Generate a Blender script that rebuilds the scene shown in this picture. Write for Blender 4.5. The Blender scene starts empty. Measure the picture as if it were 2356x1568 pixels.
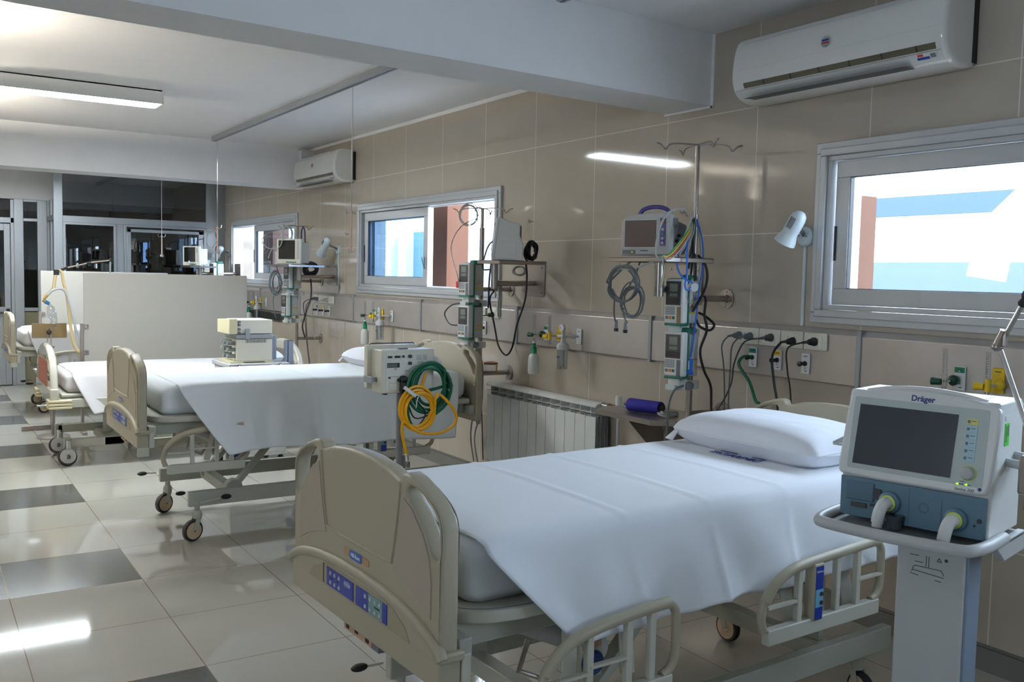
import bpy, bmesh, math, random
from mathutils import Vector, Matrix
random.seed(4)
S = bpy.context.scene
COL = S.collection
PI = math.pi

# ---------------------------------------------------------------- camera, world, exposure
cam_d = bpy.data.cameras.new('camera'); cam = bpy.data.objects.new('camera', cam_d); COL.objects.link(cam)
YAW, PITCH, ROLL, FPX = 0.57468, -0.06945, 0.02153, 2137.0
CAMX, CAMZ = -3.632, 1.5542
_f = Vector((math.sin(YAW)*math.cos(PITCH), math.cos(YAW)*math.cos(PITCH), math.sin(PITCH)))
_r = Vector((math.cos(YAW), -math.sin(YAW), 0)); _u = _r.cross(_f)
_r2 = _r*math.cos(ROLL) + _u*math.sin(ROLL); _u2 = -_r*math.sin(ROLL) + _u*math.cos(ROLL)
cam.matrix_world = Matrix(((_r2.x, _u2.x, -_f.x, CAMX), (_r2.y, _u2.y, -_f.y, 0), (_r2.z, _u2.z, -_f.z, CAMZ), (0, 0, 0, 1)))
cam_d.sensor_width = 36.0; cam_d.lens = FPX/2356*36.0; cam_d.clip_start = 0.05; cam_d.clip_end = 200
S.camera = cam
S.view_settings.view_transform = 'Standard'; S.view_settings.look = 'None'
S.view_settings.exposure = 0.3; S.view_settings.gamma = 1.0; S.view_settings.use_curve_mapping = False
S.cycles.use_denoising = True
S.cycles.max_bounces = 10; S.cycles.diffuse_bounces = 5; S.cycles.glossy_bounces = 4; S.cycles.transparent_max_bounces = 16
S.cycles.caustics_reflective = False; S.cycles.caustics_refractive = False
S.cycles.sample_clamp_indirect = 6.0
SKY = 15.0
w = bpy.data.worlds.new('daylight'); S.world = w; w.use_nodes = True
w.node_tree.nodes['Background'].inputs[0].default_value = (0.70, 0.83, 1.0, 1)
w.node_tree.nodes['Background'].inputs[1].default_value = SKY
LAMP = 76.0           # emission of the ceiling tubes
def portal(name, loc, rot, sx, sy):
    l = bpy.data.lights.new(name, 'AREA'); l.shape = 'RECTANGLE'; l.size = sx; l.size_y = sy
    l.cycles.is_portal = True
    o = bpy.data.objects.new(name, l); o.location = loc; o.rotation_euler = rot; COL.objects.link(o)
portal('window_light', (-7.24, 0.8, 2.05), (0, -PI/2, 0), 0.6, 1.6)  # for the opening added in the unseen left wall
portal('window_light', (0.24, -1.45, 1.79), (0, PI/2, 0), 0.9, 2.7)
portal('window_light', (0.24, 1.66, 1.79), (0, PI/2, 0), 0.9, 2.6)
portal('window_light', (0.24, 7.08, 1.79), (0, PI/2, 0), 0.9, 2.6)
portal('window_light', (0.24, 11.28, 1.79), (0, PI/2, 0), 0.9, 2.6)

# ---------------------------------------------------------------- materials
def lin(c):
    return tuple(((v/255)/12.92 if v/255 <= 0.04045 else ((v/255+0.055)/1.055)**2.4) for v in c)
MATS = {}
def mat(name, col, rough=0.5, metal=0.0, noise=0.0, nscale=8.0, bump=0.0, bscale=200.0, spec=0.5, emit=0.0, coat=0.0, aniso=None):
    if name in MATS: return MATS[name]
    m = bpy.data.materials.new(name); m.use_nodes = True; nt = m.node_tree; b = nt.nodes['Principled BSDF']
    c = lin(col)
    b.inputs['Base Color'].default_value = (*c, 1); b.inputs['Roughness'].default_value = rough
    b.inputs['Metallic'].default_value = metal; b.inputs['Specular IOR Level'].default_value = spec
    if coat: b.inputs['Coat Weight'].default_value = coat; b.inputs['Coat Roughness'].default_value = 0.05
    if emit:
        b.inputs['Emission Color'].default_value = (*c, 1); b.inputs['Emission Strength'].default_value = emit
    tc = nt.nodes.new('ShaderNodeTexCoord')
    n = nt.nodes.new('ShaderNodeTexNoise'); n.inputs['Scale'].default_value = nscale; n.inputs['Detail'].default_value = 5
    nt.links.new(tc.outputs['Object'], n.inputs['Vector'])
    if aniso:
        mp = nt.nodes.new('ShaderNodeMapping'); mp.inputs['Scale'].default_value = aniso
        nt.links.new(tc.outputs['Object'], mp.inputs['Vector']); nt.links.new(mp.outputs[0], n.inputs['Vector'])
    k = noise if noise else 0.03
    mx = nt.nodes.new('ShaderNodeMix'); mx.data_type = 'RGBA'
    mx.inputs['A'].default_value = (*[v*(1-k) for v in c], 1); mx.inputs['B'].default_value = (*[min(1, v*(1+k)) for v in c], 1)
    nt.links.new(n.outputs['Fac'], mx.inputs['Factor']); nt.links.new(mx.outputs['Result'], b.inputs['Base Color'])
    if bump:
        n2 = nt.nodes.new('ShaderNodeTexNoise'); n2.inputs['Scale'].default_value = bscale
        nt.links.new(tc.outputs['Object'], n2.inputs['Vector'])
        bp = nt.nodes.new('ShaderNodeBump'); bp.inputs['Strength'].default_value = bump; bp.inputs['Distance'].default_value = 0.002
        nt.links.new(n2.outputs['Fac'], bp.inputs['Height']); nt.links.new(bp.outputs[0], b.inputs['Normal'])
    MATS[name] = m; return m
def math_node(nt, op, a, b=None, c=None):
    n = nt.nodes.new('ShaderNodeMath'); n.operation = op
    for i, v in enumerate((a, b, c)):
        if v is None: continue
        if isinstance(v, (int, float)): n.inputs[i].default_value = v
        else: nt.links.new(v, n.inputs[i])
    return n.outputs[0]
def grout_mask(nt, coord, o, p, g):
    t = math_node(nt, 'MULTIPLY', math_node(nt, 'SUBTRACT', coord, o), 1.0/p)
    fr = math_node(nt, 'SUBTRACT', t, math_node(nt, 'FLOOR', t))
    d = math_node(nt, 'ABSOLUTE', math_node(nt, 'SUBTRACT', fr, 0.5))
    return math_node(nt, 'GREATER_THAN', d, 0.5 - g/p/2), math_node(nt, 'FLOOR', t)
def tile_mat(name, axes, org, per, g, col, gcol, rough, dark=None, mott=0.05, spec=0.5):
    m = bpy.data.materials.new(name); m.use_nodes = True; nt = m.node_tree; b = nt.nodes['Principled BSDF']
    tc = nt.nodes.new('ShaderNodeTexCoord'); sp = nt.nodes.new('ShaderNodeSeparateXYZ'); nt.links.new(tc.outputs['Object'], sp.inputs[0])
    ca, cb = sp.outputs[axes[0]], sp.outputs[axes[1]]
    ma, ia = grout_mask(nt, ca, org[0], per[0], g); mb, ib = grout_mask(nt, cb, org[1], per[1], g)
    mm = math_node(nt, 'MAXIMUM', ma, mb)
    n = nt.nodes.new('ShaderNodeTexNoise'); n.inputs['Scale'].default_value = 2.2; n.inputs['Detail'].default_value = 8; n.inputs['Roughness'].default_value = 0.65
    nt.links.new(tc.outputs['Object'], n.inputs['Vector'])
    c = lin(col)
    base = nt.nodes.new('ShaderNodeMix'); base.data_type = 'RGBA'
    base.inputs['A'].default_value = (*[v*(1-mott*2) for v in c], 1); base.inputs['B'].default_value = (*[min(1, v*(1+mott*2)) for v in c], 1)
    nt.links.new(n.outputs['Fac'], base.inputs['Factor']); cur = base.outputs['Result']
    b.inputs['Roughness'].default_value = rough
    if dark:
        md = math_node(nt, 'FLOORED_MODULO', ib, 3.0)
        isr = math_node(nt, 'COMPARE', md, 2.0, 0.1)
        isc = math_node(nt, 'LESS_THAN', ca, org[0])
        dk = math_node(nt, 'MULTIPLY', isr, isc)
        mx = nt.nodes.new('ShaderNodeMix'); mx.data_type = 'RGBA'; nt.links.new(dk, mx.inputs['Factor']); nt.links.new(cur, mx.inputs['A'])
        n3 = nt.nodes.new('ShaderNodeTexNoise'); n3.inputs['Scale'].default_value = 60; n3.inputs['Detail'].default_value = 4
        nt.links.new(tc.outputs['Object'], n3.inputs['Vector'])
        dm = nt.nodes.new('ShaderNodeMix'); dm.data_type = 'RGBA'; d = lin(dark)
        dm.inputs['A'].default_value = (*[v*0.75 for v in d], 1); dm.inputs['B'].default_value = (*[v*1.25 for v in d], 1)
        nt.links.new(n3.outputs['Fac'], dm.inputs['Factor']); nt.links.new(dm.outputs['Result'], mx.inputs['B']); cur = mx.outputs['Result']
        rr = math_node(nt, 'MULTIPLY_ADD', dk, 0.10, rough); nt.links.new(rr, b.inputs['Roughness'])
    gm = nt.nodes.new('ShaderNodeMix'); gm.data_type = 'RGBA'; nt.links.new(mm, gm.inputs['Factor']); nt.links.new(cur, gm.inputs['A'])
    gm.inputs['B'].default_value = (*lin(gcol), 1); nt.links.new(gm.outputs['Result'], b.inputs['Base Color'])
    b.inputs['Specular IOR Level'].default_value = spec
    return m
def glass_mat(name, tint=(1, 1, 1), refl=0.08, rough=0.0):
    m = bpy.data.materials.new(name); m.use_nodes = True; nt = m.node_tree; nt.nodes.remove(nt.nodes['Principled BSDF'])
    out = nt.nodes['Material Output']
    t = nt.nodes.new('ShaderNodeBsdfTransparent'); t.inputs[0].default_value = (*tint, 1)
    g = nt.nodes.new('ShaderNodeBsdfGlossy'); g.inputs['Roughness'].default_value = rough
    lw = nt.nodes.new('ShaderNodeLayerWeight'); lw.inputs[0].default_value = 0.5
    k = math_node(nt, 'MULTIPLY_ADD', math_node(nt, 'POWER', lw.outputs['Facing'], 5.0), 0.7, refl)
    mx = nt.nodes.new('ShaderNodeMixShader'); nt.links.new(k, mx.inputs[0]); nt.links.new(t.outputs[0], mx.inputs[1]); nt.links.new(g.outputs[0], mx.inputs[2])
    nt.links.new(mx.outputs[0], out.inputs[0]); return m
def cloth_mat(name, col, k=260.0, waffle=0.5):
    m = bpy.data.materials.new(name); m.use_nodes = True; nt = m.node_tree; b = nt.nodes['Principled BSDF']
    b.inputs['Roughness'].default_value = 0.9; b.inputs['Specular IOR Level'].default_value = 0.2
    b.inputs['Sheen Weight'].default_value = 0.15
    tc = nt.nodes.new('ShaderNodeTexCoord'); sp = nt.nodes.new('ShaderNodeSeparateXYZ'); nt.links.new(tc.outputs['Object'], sp.inputs[0])
    sx = math_node(nt, 'SINE', math_node(nt, 'MULTIPLY', sp.outputs[0], k*PI))
    yz = math_node(nt, 'ADD', sp.outputs[1], sp.outputs[2])
    sy = math_node(nt, 'SINE', math_node(nt, 'MULTIPLY', yz, k*PI))
    h = math_node(nt, 'MAXIMUM', sx, sy)
    n = nt.nodes.new('ShaderNodeTexNoise'); n.inputs['Scale'].default_value = 5; nt.links.new(tc.outputs['Object'], n.inputs['Vector'])
    c = lin(col)
    pit = math_node(nt, 'LESS_THAN', h, -0.15)
    mx = nt.nodes.new('ShaderNodeMix'); mx.data_type = 'RGBA'
    mx.inputs['A'].default_value = (*c, 1); mx.inputs['B'].default_value = (*[v*(1-0.35*waffle) for v in c], 1)
    nt.links.new(pit, mx.inputs['Factor']); nt.links.new(mx.outputs['Result'], b.inputs['Base Color'])
    bp = nt.nodes.new('ShaderNodeBump'); bp.inputs['Strength'].default_value = 0.35*waffle; bp.inputs['Distance'].default_value = 0.0015
    nt.links.new(h, bp.inputs['Height']); nt.links.new(bp.outputs[0], b.inputs['Normal'])
    MATS[name] = m; return m

paint = mat('ceiling_paint', (236, 236, 237), 0.85, bump=0.1, bscale=400)
wallpaint = mat('wall_paint', (215, 213, 206), 0.85)
TW = tile_mat('wall_tile', (1, 2), (2.0188, 2.441), (0.6687, 0.6435), 0.005, (182, 171, 156), (220, 215, 206), 0.055, spec=0.6)
TF = tile_mat('floor_tile', (0, 1), (-2.686, 3.627), (0.589, 0.60), 0.004, (180, 176, 166), (128, 108, 86), 0.045, dark=(80, 80, 74), mott=0.015, spec=0.6)
alu = mat('aluminium', (158, 162, 166), 0.42, 0.55, noise=0.03)
aluw = mat('window_aluminium', (196, 198, 200), 0.38, 0.35)
steel = mat('brushed_steel', (168, 158, 150), 0.28, 0.85, noise=0.12, nscale=3.0, aniso=(1, 1, 6))
panelsteel = mat('panel_steel', (190, 182, 176), 0.36, 0.6, noise=0.22, nscale=4.0)
chrome = mat('chrome', (215, 215, 215), 0.12, 1.0)
dsteel = mat('pole_steel', (165, 158, 150), 0.25, 0.9, noise=0.08)
black = mat('black_plastic', (22, 22, 24), 0.45)
rubber = mat('rubber', (30, 30, 31), 0.7)
bedp = mat('bed_plastic', (168, 160, 138), 0.42, bump=0.08, bscale=900)
bedp_d = mat('bed_inset', (168, 156, 140), 0.55)
bedl = mat('bed_light_plastic', (192, 190, 176), 0.38)
bedgloss = mat('bed_gloss_plastic', (206, 200, 182), 0.15, coat=0.6)
bedmetal = mat('bed_enamel', (176, 176, 164), 0.4, noise=0.05)
white = mat('white_plastic', (226, 227, 224), 0.35)
acw = mat('conditioner_white', (226, 224, 220), 0.16, coat=0.4)
cream = mat('cream_enamel', (222, 218, 202), 0.4)
lgrey = mat('light_grey_plastic', (190, 191, 190), 0.4)
mgrey = mat('mid_grey_plastic', (112, 116, 120), 0.45)
dgrey = mat('dark_grey_plastic', (62, 63, 66), 0.4)
blue = mat('blue_label', (34, 56, 150), 0.4)
lblue = mat('pale_blue_label', (112, 172, 205), 0.4)
teal = mat('teal_plastic', (20, 110, 92), 0.4)
ggreen = mat('green_plastic', (0, 120, 82), 0.4)
dgreen = mat('dark_green_plastic', (8, 62, 44), 0.4)
yellow = mat('yellow_plastic', (226, 188, 20), 0.4)
orange = mat('orange_mark', (226, 130, 30), 0.5)
red = mat('red_plastic', (196, 30, 38), 0.4)
greenhose = mat('green_hose', (8, 96, 66), 0.35)
yellowhose = mat('yellow_hose', (236, 170, 10), 0.35)
greycable = mat('grey_cable', (92, 100, 104), 0.5)
lcable = mat('pale_cable', (168, 170, 165), 0.5)
bluecable = mat('blue_cable', (40, 110, 215), 0.4)
navy = mat('navy_tube', (24, 34, 78), 0.45)
screen = mat('screen_glass', (62, 68, 76), 0.12, spec=0.6)
screenb = mat('dark_screen', (26, 26, 26), 0.1, spec=0.6)
lcd = mat('lcd', (128, 136, 126), 0.3)
ventblue = mat('blue_grey_plastic', (96, 128, 146), 0.4)
purple = mat('purple_plastic', (72, 68, 140), 0.4)
ink = mat('blue_ink', (28, 50, 120), 0.5)
binkm = mat('black_ink', (20, 20, 24), 0.6)
inkw = mat('white_ink', (226, 228, 232), 0.5)
cuffm = mat('blue_fabric', (40, 36, 150), 0.75, bump=0.3, bscale=500)
bottlem = mat('frosted_bottle', (206, 208, 204), 0.35)
tubewhite = mat('clear_tube_white', (200, 200, 196), 0.3)
tubeyel = mat('cream_tube', (228, 205, 150), 0.4)
partm = mat('screen_panel', (184, 179, 168), 0.6)
woodm = mat('olive_panel', (108, 106, 84), 0.35)
radw = mat('radiator_enamel', (232, 233, 228), 0.25)
sheetm = cloth_mat('white_waffle_cloth', (232, 235, 240), 430.0, 0.28)
plainm = mat('white_cotton', (232, 234, 240), 0.9, spec=0.2)
pinkm = cloth_mat('white_sheet_cloth', (232, 228, 228), 200.0, 0.15)
sheet2 = cloth_mat('white_smooth_cloth', (234, 238, 240), 200.0, 0.12)
casterw = mat('caster_disc', (196, 172, 140), 0.45)
glw = glass_mat('clear_glass', (0.93, 0.96, 0.98), 0.03)
glb = glass_mat('blue_tinted_glass', (0.74, 0.86, 0.98), 0.04)
gld = glass_mat('grey_glass', (0.55, 0.57, 0.58), 0.10)
jarm = glass_mat('clear_plastic', (0.86, 0.88, 0.88), 0.12)
lampm = mat('tube_diffuser', (240, 250, 255), 0.4, emit=LAMP)
lampw = mat('warm_diffuser', (255, 220, 175), 0.4, emit=LAMP*0.3)
upm = mat('added_uplight_diffuser', (255, 244, 226), 0.4, emit=LAMP*11.0)  # glow of the added aisle uplights, set to brighten the ceiling
ledm = mat('green_led', (170, 255, 40), 0.4, emit=1.0)
oledm = mat('amber_led', (200, 220, 40), 0.4, emit=0.5)
brick = mat('orange_render', (88, 56, 40), 0.9, noise=0.25, nscale=6, aniso=(1, 1, 0.3))
extblue = mat('blue_cladding', (118, 128, 142), 0.8)
extwhite = mat('white_render', (236, 236, 236), 0.85)
dropm = mat('unlit_room_wall', (60, 60, 58), 0.8)  # dark colour stands in for low light in the room beyond the glass

# ---------------------------------------------------------------- mesh helpers
class MB:
    def __init__(s): s.v = []; s.f = []
    def add(s, vs, fs, M=None):
        n = len(s.v)
        s.v += [tuple(M @ Vector(p)) if M else tuple(p) for p in vs]
        s.f += [tuple(i+n for i in q) for q in fs]; return s
    def box(s, x0, x1, y0, y1, z0, z1, M=None):
        vs = [(x, y, z) for x in (x0, x1) for y in (y0, y1) for z in (z0, z1)]
        return s.add(vs, [(0, 1, 3, 2), (4, 6, 7, 5), (0, 4, 5, 1), (2, 3, 7, 6), (0, 2, 6, 4), (1, 5, 7, 3)], M)
    def bar(s, p, q, a, b, up=(0, 0, 1)):
        p, q = Vector(p), Vector(q); d = q-p; L = d.length; d.normalize(); u = Vector(up)
        if abs(d.dot(u)) > 0.98: u = Vector((1, 0, 0))
        x = d.cross(u).normalized(); y = x.cross(d)
        M = Matrix(((x.x, y.x, d.x, p.x), (x.y, y.y, d.y, p.y), (x.z, y.z, d.z, p.z), (0, 0, 0, 1)))
        return s.box(-a/2, a/2, -b/2, b/2, 0, L, M)
    def cyl(s, p, q, r, r2=None, n=16, caps=True):
        p, q = Vector(p), Vector(q); d = (q-p).normalized(); r2 = r if r2 is None else r2
        u = Vector((0, 0, 1)) if abs(d.z) < 0.9 else Vector((1, 0, 0)); x = d.cross(u).normalized(); y = d.cross(x)
        vs = []
        for c, rr in ((p, r), (q, r2)):
            for i in range(n):
                a = 2*PI*i/n; vs.append(c + x*rr*math.cos(a) + y*rr*math.sin(a))
        fs = [(i, (i+1) % n, n+(i+1) % n, n+i) for i in range(n)]
        if caps: fs += [tuple(range(n))[::-1], tuple(range(n, 2*n))]
        return s.add(vs, fs)
    def tube(s, pts, r, n=8, closed=False, caps=True):
        pts = [Vector(p) for p in pts]; m = len(pts); vs = []; nrm = None
        for i, p in enumerate(pts):
            a = pts[(i-1) % m] if (closed or i > 0) else p; b = pts[(i+1) % m] if (closed or i < m-1) else p
            d = (b-a)
            if d.length < 1e-9: d = Vector((0, 0, 1))
            d.normalize()
            if nrm is None:
                u = Vector((0, 0, 1)) if abs(d.z) < 0.9 else Vector((1, 0, 0)); nrm = d.cross(u).normalized()
            nrm = (nrm - d*nrm.dot(d))
            if nrm.length < 1e-6: nrm = d.cross(Vector((0.3, 0.5, 0.8)))
            nrm.normalize(); y = d.cross(nrm)
            rr = r[i] if isinstance(r, (list, tuple)) else r
            for k in range(n):
                t = 2*PI*k/n; vs.append(p + nrm*rr*math.cos(t) + y*rr*math.sin(t))
        fs = []
        for i in range(m if closed else m-1):
            j = (i+1) % m
            for k in range(n): fs.append((i*n+k, i*n+(k+1) % n, j*n+(k+1) % n, j*n+k))
        if not closed and caps: fs += [tuple(range(n))[::-1], tuple(range((m-1)*n, m*n))]
        return s.add(vs, fs)
    def lathe(s, prof, o, ax=(0, 0, 1), n=20, caps=True):
        o = Vector(o); d = Vector(ax).normalized(); u = Vector((0, 0, 1)) if abs(d.z) < 0.9 else Vector((1, 0, 0))
        x = d.cross(u).normalized(); y = d.cross(x); vs = []
        for r, h in prof:
            for i in range(n):
                a = 2*PI*i/n; vs.append(o + d*h + x*r*math.cos(a) + y*r*math.sin(a))
        fs = [(j*n+i, j*n+(i+1) % n, (j+1)*n+(i+1) % n, (j+1)*n+i) for j in range(len(prof)-1) for i in range(n)]
        if caps: fs += [tuple(range(n))[::-1], tuple(range((len(prof)-1)*n, len(prof)*n))]
        return s.add(vs, fs)
    def prism(s, poly, a0, a1, M=None):      # poly in xy, extruded z
        n = len(poly); vs = [(x, y, a0) for x, y in poly] + [(x, y, a1) for x, y in poly]
        fs = [tuple(range(n))[::-1], tuple(range(n, 2*n))] + [(i, (i+1) % n, n+(i+1) % n, n+i) for i in range(n)]
        return s.add(vs, fs, M)
    def grid(s, fn, nu, nv, M=None, cu=False):
        vs = [fn(i/nu, j/nv) for i in range(nu+1) for j in range(nv+1)]
        fs = [(i*(nv+1)+j, (i+1)*(nv+1)+j, (i+1)*(nv+1)+j+1, i*(nv+1)+j+1) for i in range(nu) for j in range(nv)]
        return s.add(vs, fs, M)
    def sph(s, c, r, sc=(1, 1, 1), n=12):
        c = Vector(c); vs = []; fs = []
        for i in range(n+1):
            t = PI*i/n
            for j in range(2*n):
                p = PI*j/n; vs.append(c + Vector((r*sc[0]*math.sin(t)*math.cos(p), r*sc[1]*math.sin(t)*math.sin(p), r*sc[2]*math.cos(t))))
        m = 2*n
        for i in range(n):
            for j in range(m): fs.append((i*m+j, (i+1)*m+j, (i+1)*m+(j+1) % m, i*m+(j+1) % m))
        return s.add(vs, fs)
def link(name, me, m, parent=None, bev=0.0, seg=2, M=None, angle=35, sub=0, solid=0.0):
    o = bpy.data.objects.new(name, me); COL.objects.link(o)
    if m is not None:
        me.materials.clear(); me.materials.append(m)
    if parent is not None: o.parent = parent
    if M is not None: o.matrix_local = M
    if len(me.polygons):
        me.polygons.foreach_set('use_smooth', [True]*len(me.polygons))
        me.set_sharp_from_angle(angle=math.radians(angle))
    if solid:
        md = o.modifiers.new('solid', 'SOLIDIFY'); md.thickness = solid; md.offset = 0
    if bev:
        md = o.modifiers.new('bevel', 'BEVEL'); md.width = bev; md.segments = seg; md.limit_method = 'ANGLE'; md.angle_limit = math.radians(40)
    if sub:
        md = o.modifiers.new('sub', 'SUBSURF'); md.levels = sub; md.render_levels = sub
    return o
def obj(name, mb, m, parent=None, **k):
    if isinstance(mb, bpy.types.Mesh): return link(name, mb, m, parent, **k)
    me = bpy.data.meshes.new(name); me.from_pydata([tuple(v) for v in mb.v], [], mb.f); me.validate()
    bm = bmesh.new(); bm.from_mesh(me); bmesh.ops.recalc_face_normals(bm, faces=bm.faces); bm.to_mesh(me); bm.free()
    return link(name, me, m, parent, **k)
def objs(name, mbs, m, parent=None, **k):
    return [obj(name, b, m, parent, **k) for b in mbs]
def thing(name, label, cat, loc=(0, 0, 0), rz=0.0, group=None):
    o = bpy.data.objects.new(name, None); o.empty_display_size = 0.05; COL.objects.link(o)
    o.location = loc; o.rotation_euler = (0, 0, rz); o['label'] = label; o['category'] = cat
    if group: o['group'] = group
    return o
def tag(o, label, cat, group=None):
    o['label'] = label; o['category'] = cat
    if group: o['group'] = group
    return o
def struct(o): o['kind'] = 'structure'; return o
def plate(outline, holes, th, bevel=0.0, M=None, smooth=0, res=2):
    """2D outline (with holes) extruded to a plate centred on z=0, via a filled 2D curve"""
    cu = bpy.data.curves.new('plate', 'CURVE'); cu.dimensions = '2D'; cu.fill_mode = 'BOTH'
    for ring in [outline]+holes:
        if smooth: ring = chaikin(ring, smooth)
        sp = cu.splines.new('POLY'); sp.points.add(len(ring)-1)
        for p, q in zip(sp.points, ring): p.co = (q[0], q[1], 0, 1)
        sp.use_cyclic_u = True
    cu.extrude = max(0.0001, th/2-bevel); cu.bevel_depth = bevel; cu.bevel_resolution = res; cu.offset = -bevel
    o = bpy.data.objects.new('tmp', cu); me = bpy.data.meshes.new_from_object(o)
    bpy.data.objects.remove(o); bpy.data.curves.remove(cu)
    if M is not None: me.transform(M)
    return me
def chaikin(r, k=2, closed=True):
    for _ in range(k):
        out = []
        n = len(r)
        for i in range(n if closed else n-1):
            a, b = Vector(r[i]), Vector(r[(i+1) % n]); out += [tuple(a*0.75+b*0.25), tuple(a*0.25+b*0.75)]
        if not closed: out = [tuple(r[0])]+out+[tuple(r[-1])]
        r = out
    return r
def cat(pts, k=8, closed=False):
    pts = [Vector(p) for p in pts]; n = len(pts); out = []
    for i in range(n if closed else n-1):
        p0 = pts[(i-1) % n] if (closed or i > 0) else pts[0]; p1 = pts[i]; p2 = pts[(i+1) % n]
        p3 = pts[(i+2) % n] if (closed or i < n-2) else pts[-1]
        for j in range(k):
            t = j/k; out.append(0.5*((2*p1)+(p2-p0)*t+(2*p0-5*p1+4*p2-p3)*t*t+(3*p1-p0-3*p2+p3)*t**3))
    if not closed: out.append(pts[-1])
    return out
def rrect(x0, x1, y0, y1, r, n=4):
    out = []
    for cx, cy, a0 in ((x1-r, y1-r, 0), (x0+r, y1-r, 90), (x0+r, y0+r, 180), (x1-r, y0+r, 270)):
        for i in range(n+1):
            a = math.radians(a0+90*i/n); out.append((cx+r*math.cos(a), cy+r*math.sin(a)))
    return out
def axes(o, x, y, z=None):
    x, y = Vector(x).normalized(), Vector(y).normalized(); z = x.cross(y) if z is None else Vector(z)
    return Matrix(((x.x, y.x, z.x, o[0]), (x.y, y.y, z.y, o[1]), (x.z, y.z, z.z, o[2]), (0, 0, 0, 1)))
def text(name, s, size, M, m, parent=None, ext=0.0004, shear=0.0, spacing=1.0, bold=0.0):
    cu = bpy.data.curves.new('text', 'FONT'); cu.body = s; cu.size = size; cu.extrude = ext; cu.align_x = 'CENTER'; cu.align_y = 'CENTER'
    cu.shear = shear; cu.space_character = spacing; cu.offset = bold; cu.resolution_u = 3
    o = bpy.data.objects.new('tmp', cu); me = bpy.data.meshes.new_from_object(o)
    bpy.data.objects.remove(o); bpy.data.curves.remove(cu); me.transform(M)
    return link(name, me, m, parent)
def coil(c, ax, ay, rx, ry, loops, jit=0.006, az=None, seg=22, rnd=None):
    rnd = rnd or random; ax, ay = Vector(ax), Vector(ay); az = ax.cross(ay); pts = []
    for l in range(loops):
        jx, jy, jr = rnd.uniform(-jit, jit), rnd.uniform(-jit, jit), rnd.uniform(-jit, jit)
        for i in range(seg):
            a = 2*PI*i/seg; pts.append(Vector(c)+ax*((rx+jr)*math.cos(a)+jx)+ay*((ry+jr)*math.sin(a)+jy)+az*(l*0.004-loops*0.002+0.003*math.sin(3*a+l)))
    return pts
def cord(name, pts, r, m, label=None, c='cable', parent=None, n=6, k=8, group=None):
    o = obj(name, MB().tube(cat(pts, k), r, n), m, parent)
    if label: tag(o, label, c, group)
    return o
# ================================================================= ROOM SHELL
H = 2.865
XL, YF, YB = -7.2, -3.0, 16.5
struct(obj('floor', MB().box(XL, 0.0, YF, YB, -0.1, 0), TF))
struct(obj('ceiling', MB().box(XL, 0.0, YF, YB, H, H+0.1), paint))
def cells(mb, us, vs, holes, put):
    for i in range(len(us)-1):
        for j in range(len(vs)-1):
            u, v = (us[i]+us[i+1])/2, (vs[j]+vs[j+1])/2
            if any(a < u < b and c < v < d for a, b, c, d in holes): continue
            put(us[i], us[i+1], vs[j], vs[j+1])
WZ0, WZ1 = 1.41, 2.165
WIN = [(-2.75, -0.15), (0.40, 2.91), (5.82, 8.31), (10.07, 12.50)]
mb = MB(); us = [YF]+[v for a in WIN for v in a]+[YB]
cells(mb, us, [0, WZ0, WZ1, H], [(a, b, WZ0, WZ1) for a, b in WIN], lambda a, b, c, d: mb.box(0.0, 0.26, a, b, c, d))
struct(obj('wall_right', mb, TW))
mb = MB(); cells(mb, [YF, 0.0, 1.6, YB], [0, 1.8, 2.3, H], [(0.0, 1.6, 1.8, 2.3)], lambda a, b, c, d: mb.box(XL-0.2, XL, a, b, c, d))  # opening out of view, added and sized for side light from the left
struct(obj('wall_left', mb, wallpaint))
struct(obj('wall_front', MB().box(XL, 0, YF-0.1, YF, 0, H), wallpaint))
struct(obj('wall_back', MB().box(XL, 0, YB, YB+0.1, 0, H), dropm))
# ceiling beams
def beam(name, pts, z0):
    return struct(obj(name, MB().prism(pts, z0, H), paint))
beam('trim_1', [(XL, 3.34), (0, 3.69), (0, 4.04), (XL, 3.58)], 2.49)
beam('trim_2', [(XL, 9.60), (0, 9.66), (0, 10.02), (XL, 9.96)], 2.455)
# thin plaster line where ceiling meets the tiles
struct(obj('trim_3', MB().box(-0.012, 0, 4.04, 9.66, H-0.028, H), paint))
struct(obj('trim_4', MB().box(-0.006, 0.0, 3.675, 4.055, 2.48, 2.49).box(-0.006, 0, 3.672, 3.69, 2.48, H), paint))
struct(obj('baseboard_right', MB().box(-0.012, 0, YF, 12.85, 0, 0.095).box(-0.008, 0, YF, 12.85, 0.098, 0.108), mat('baseboard_tile', (118, 116, 112), 0.12)))
struct(obj('baseboard_left', MB().box(XL, XL+0.012, YF, YB, 0, 0.095), mat('baseboard_tile', (118, 116, 112), 0.12)))

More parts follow.
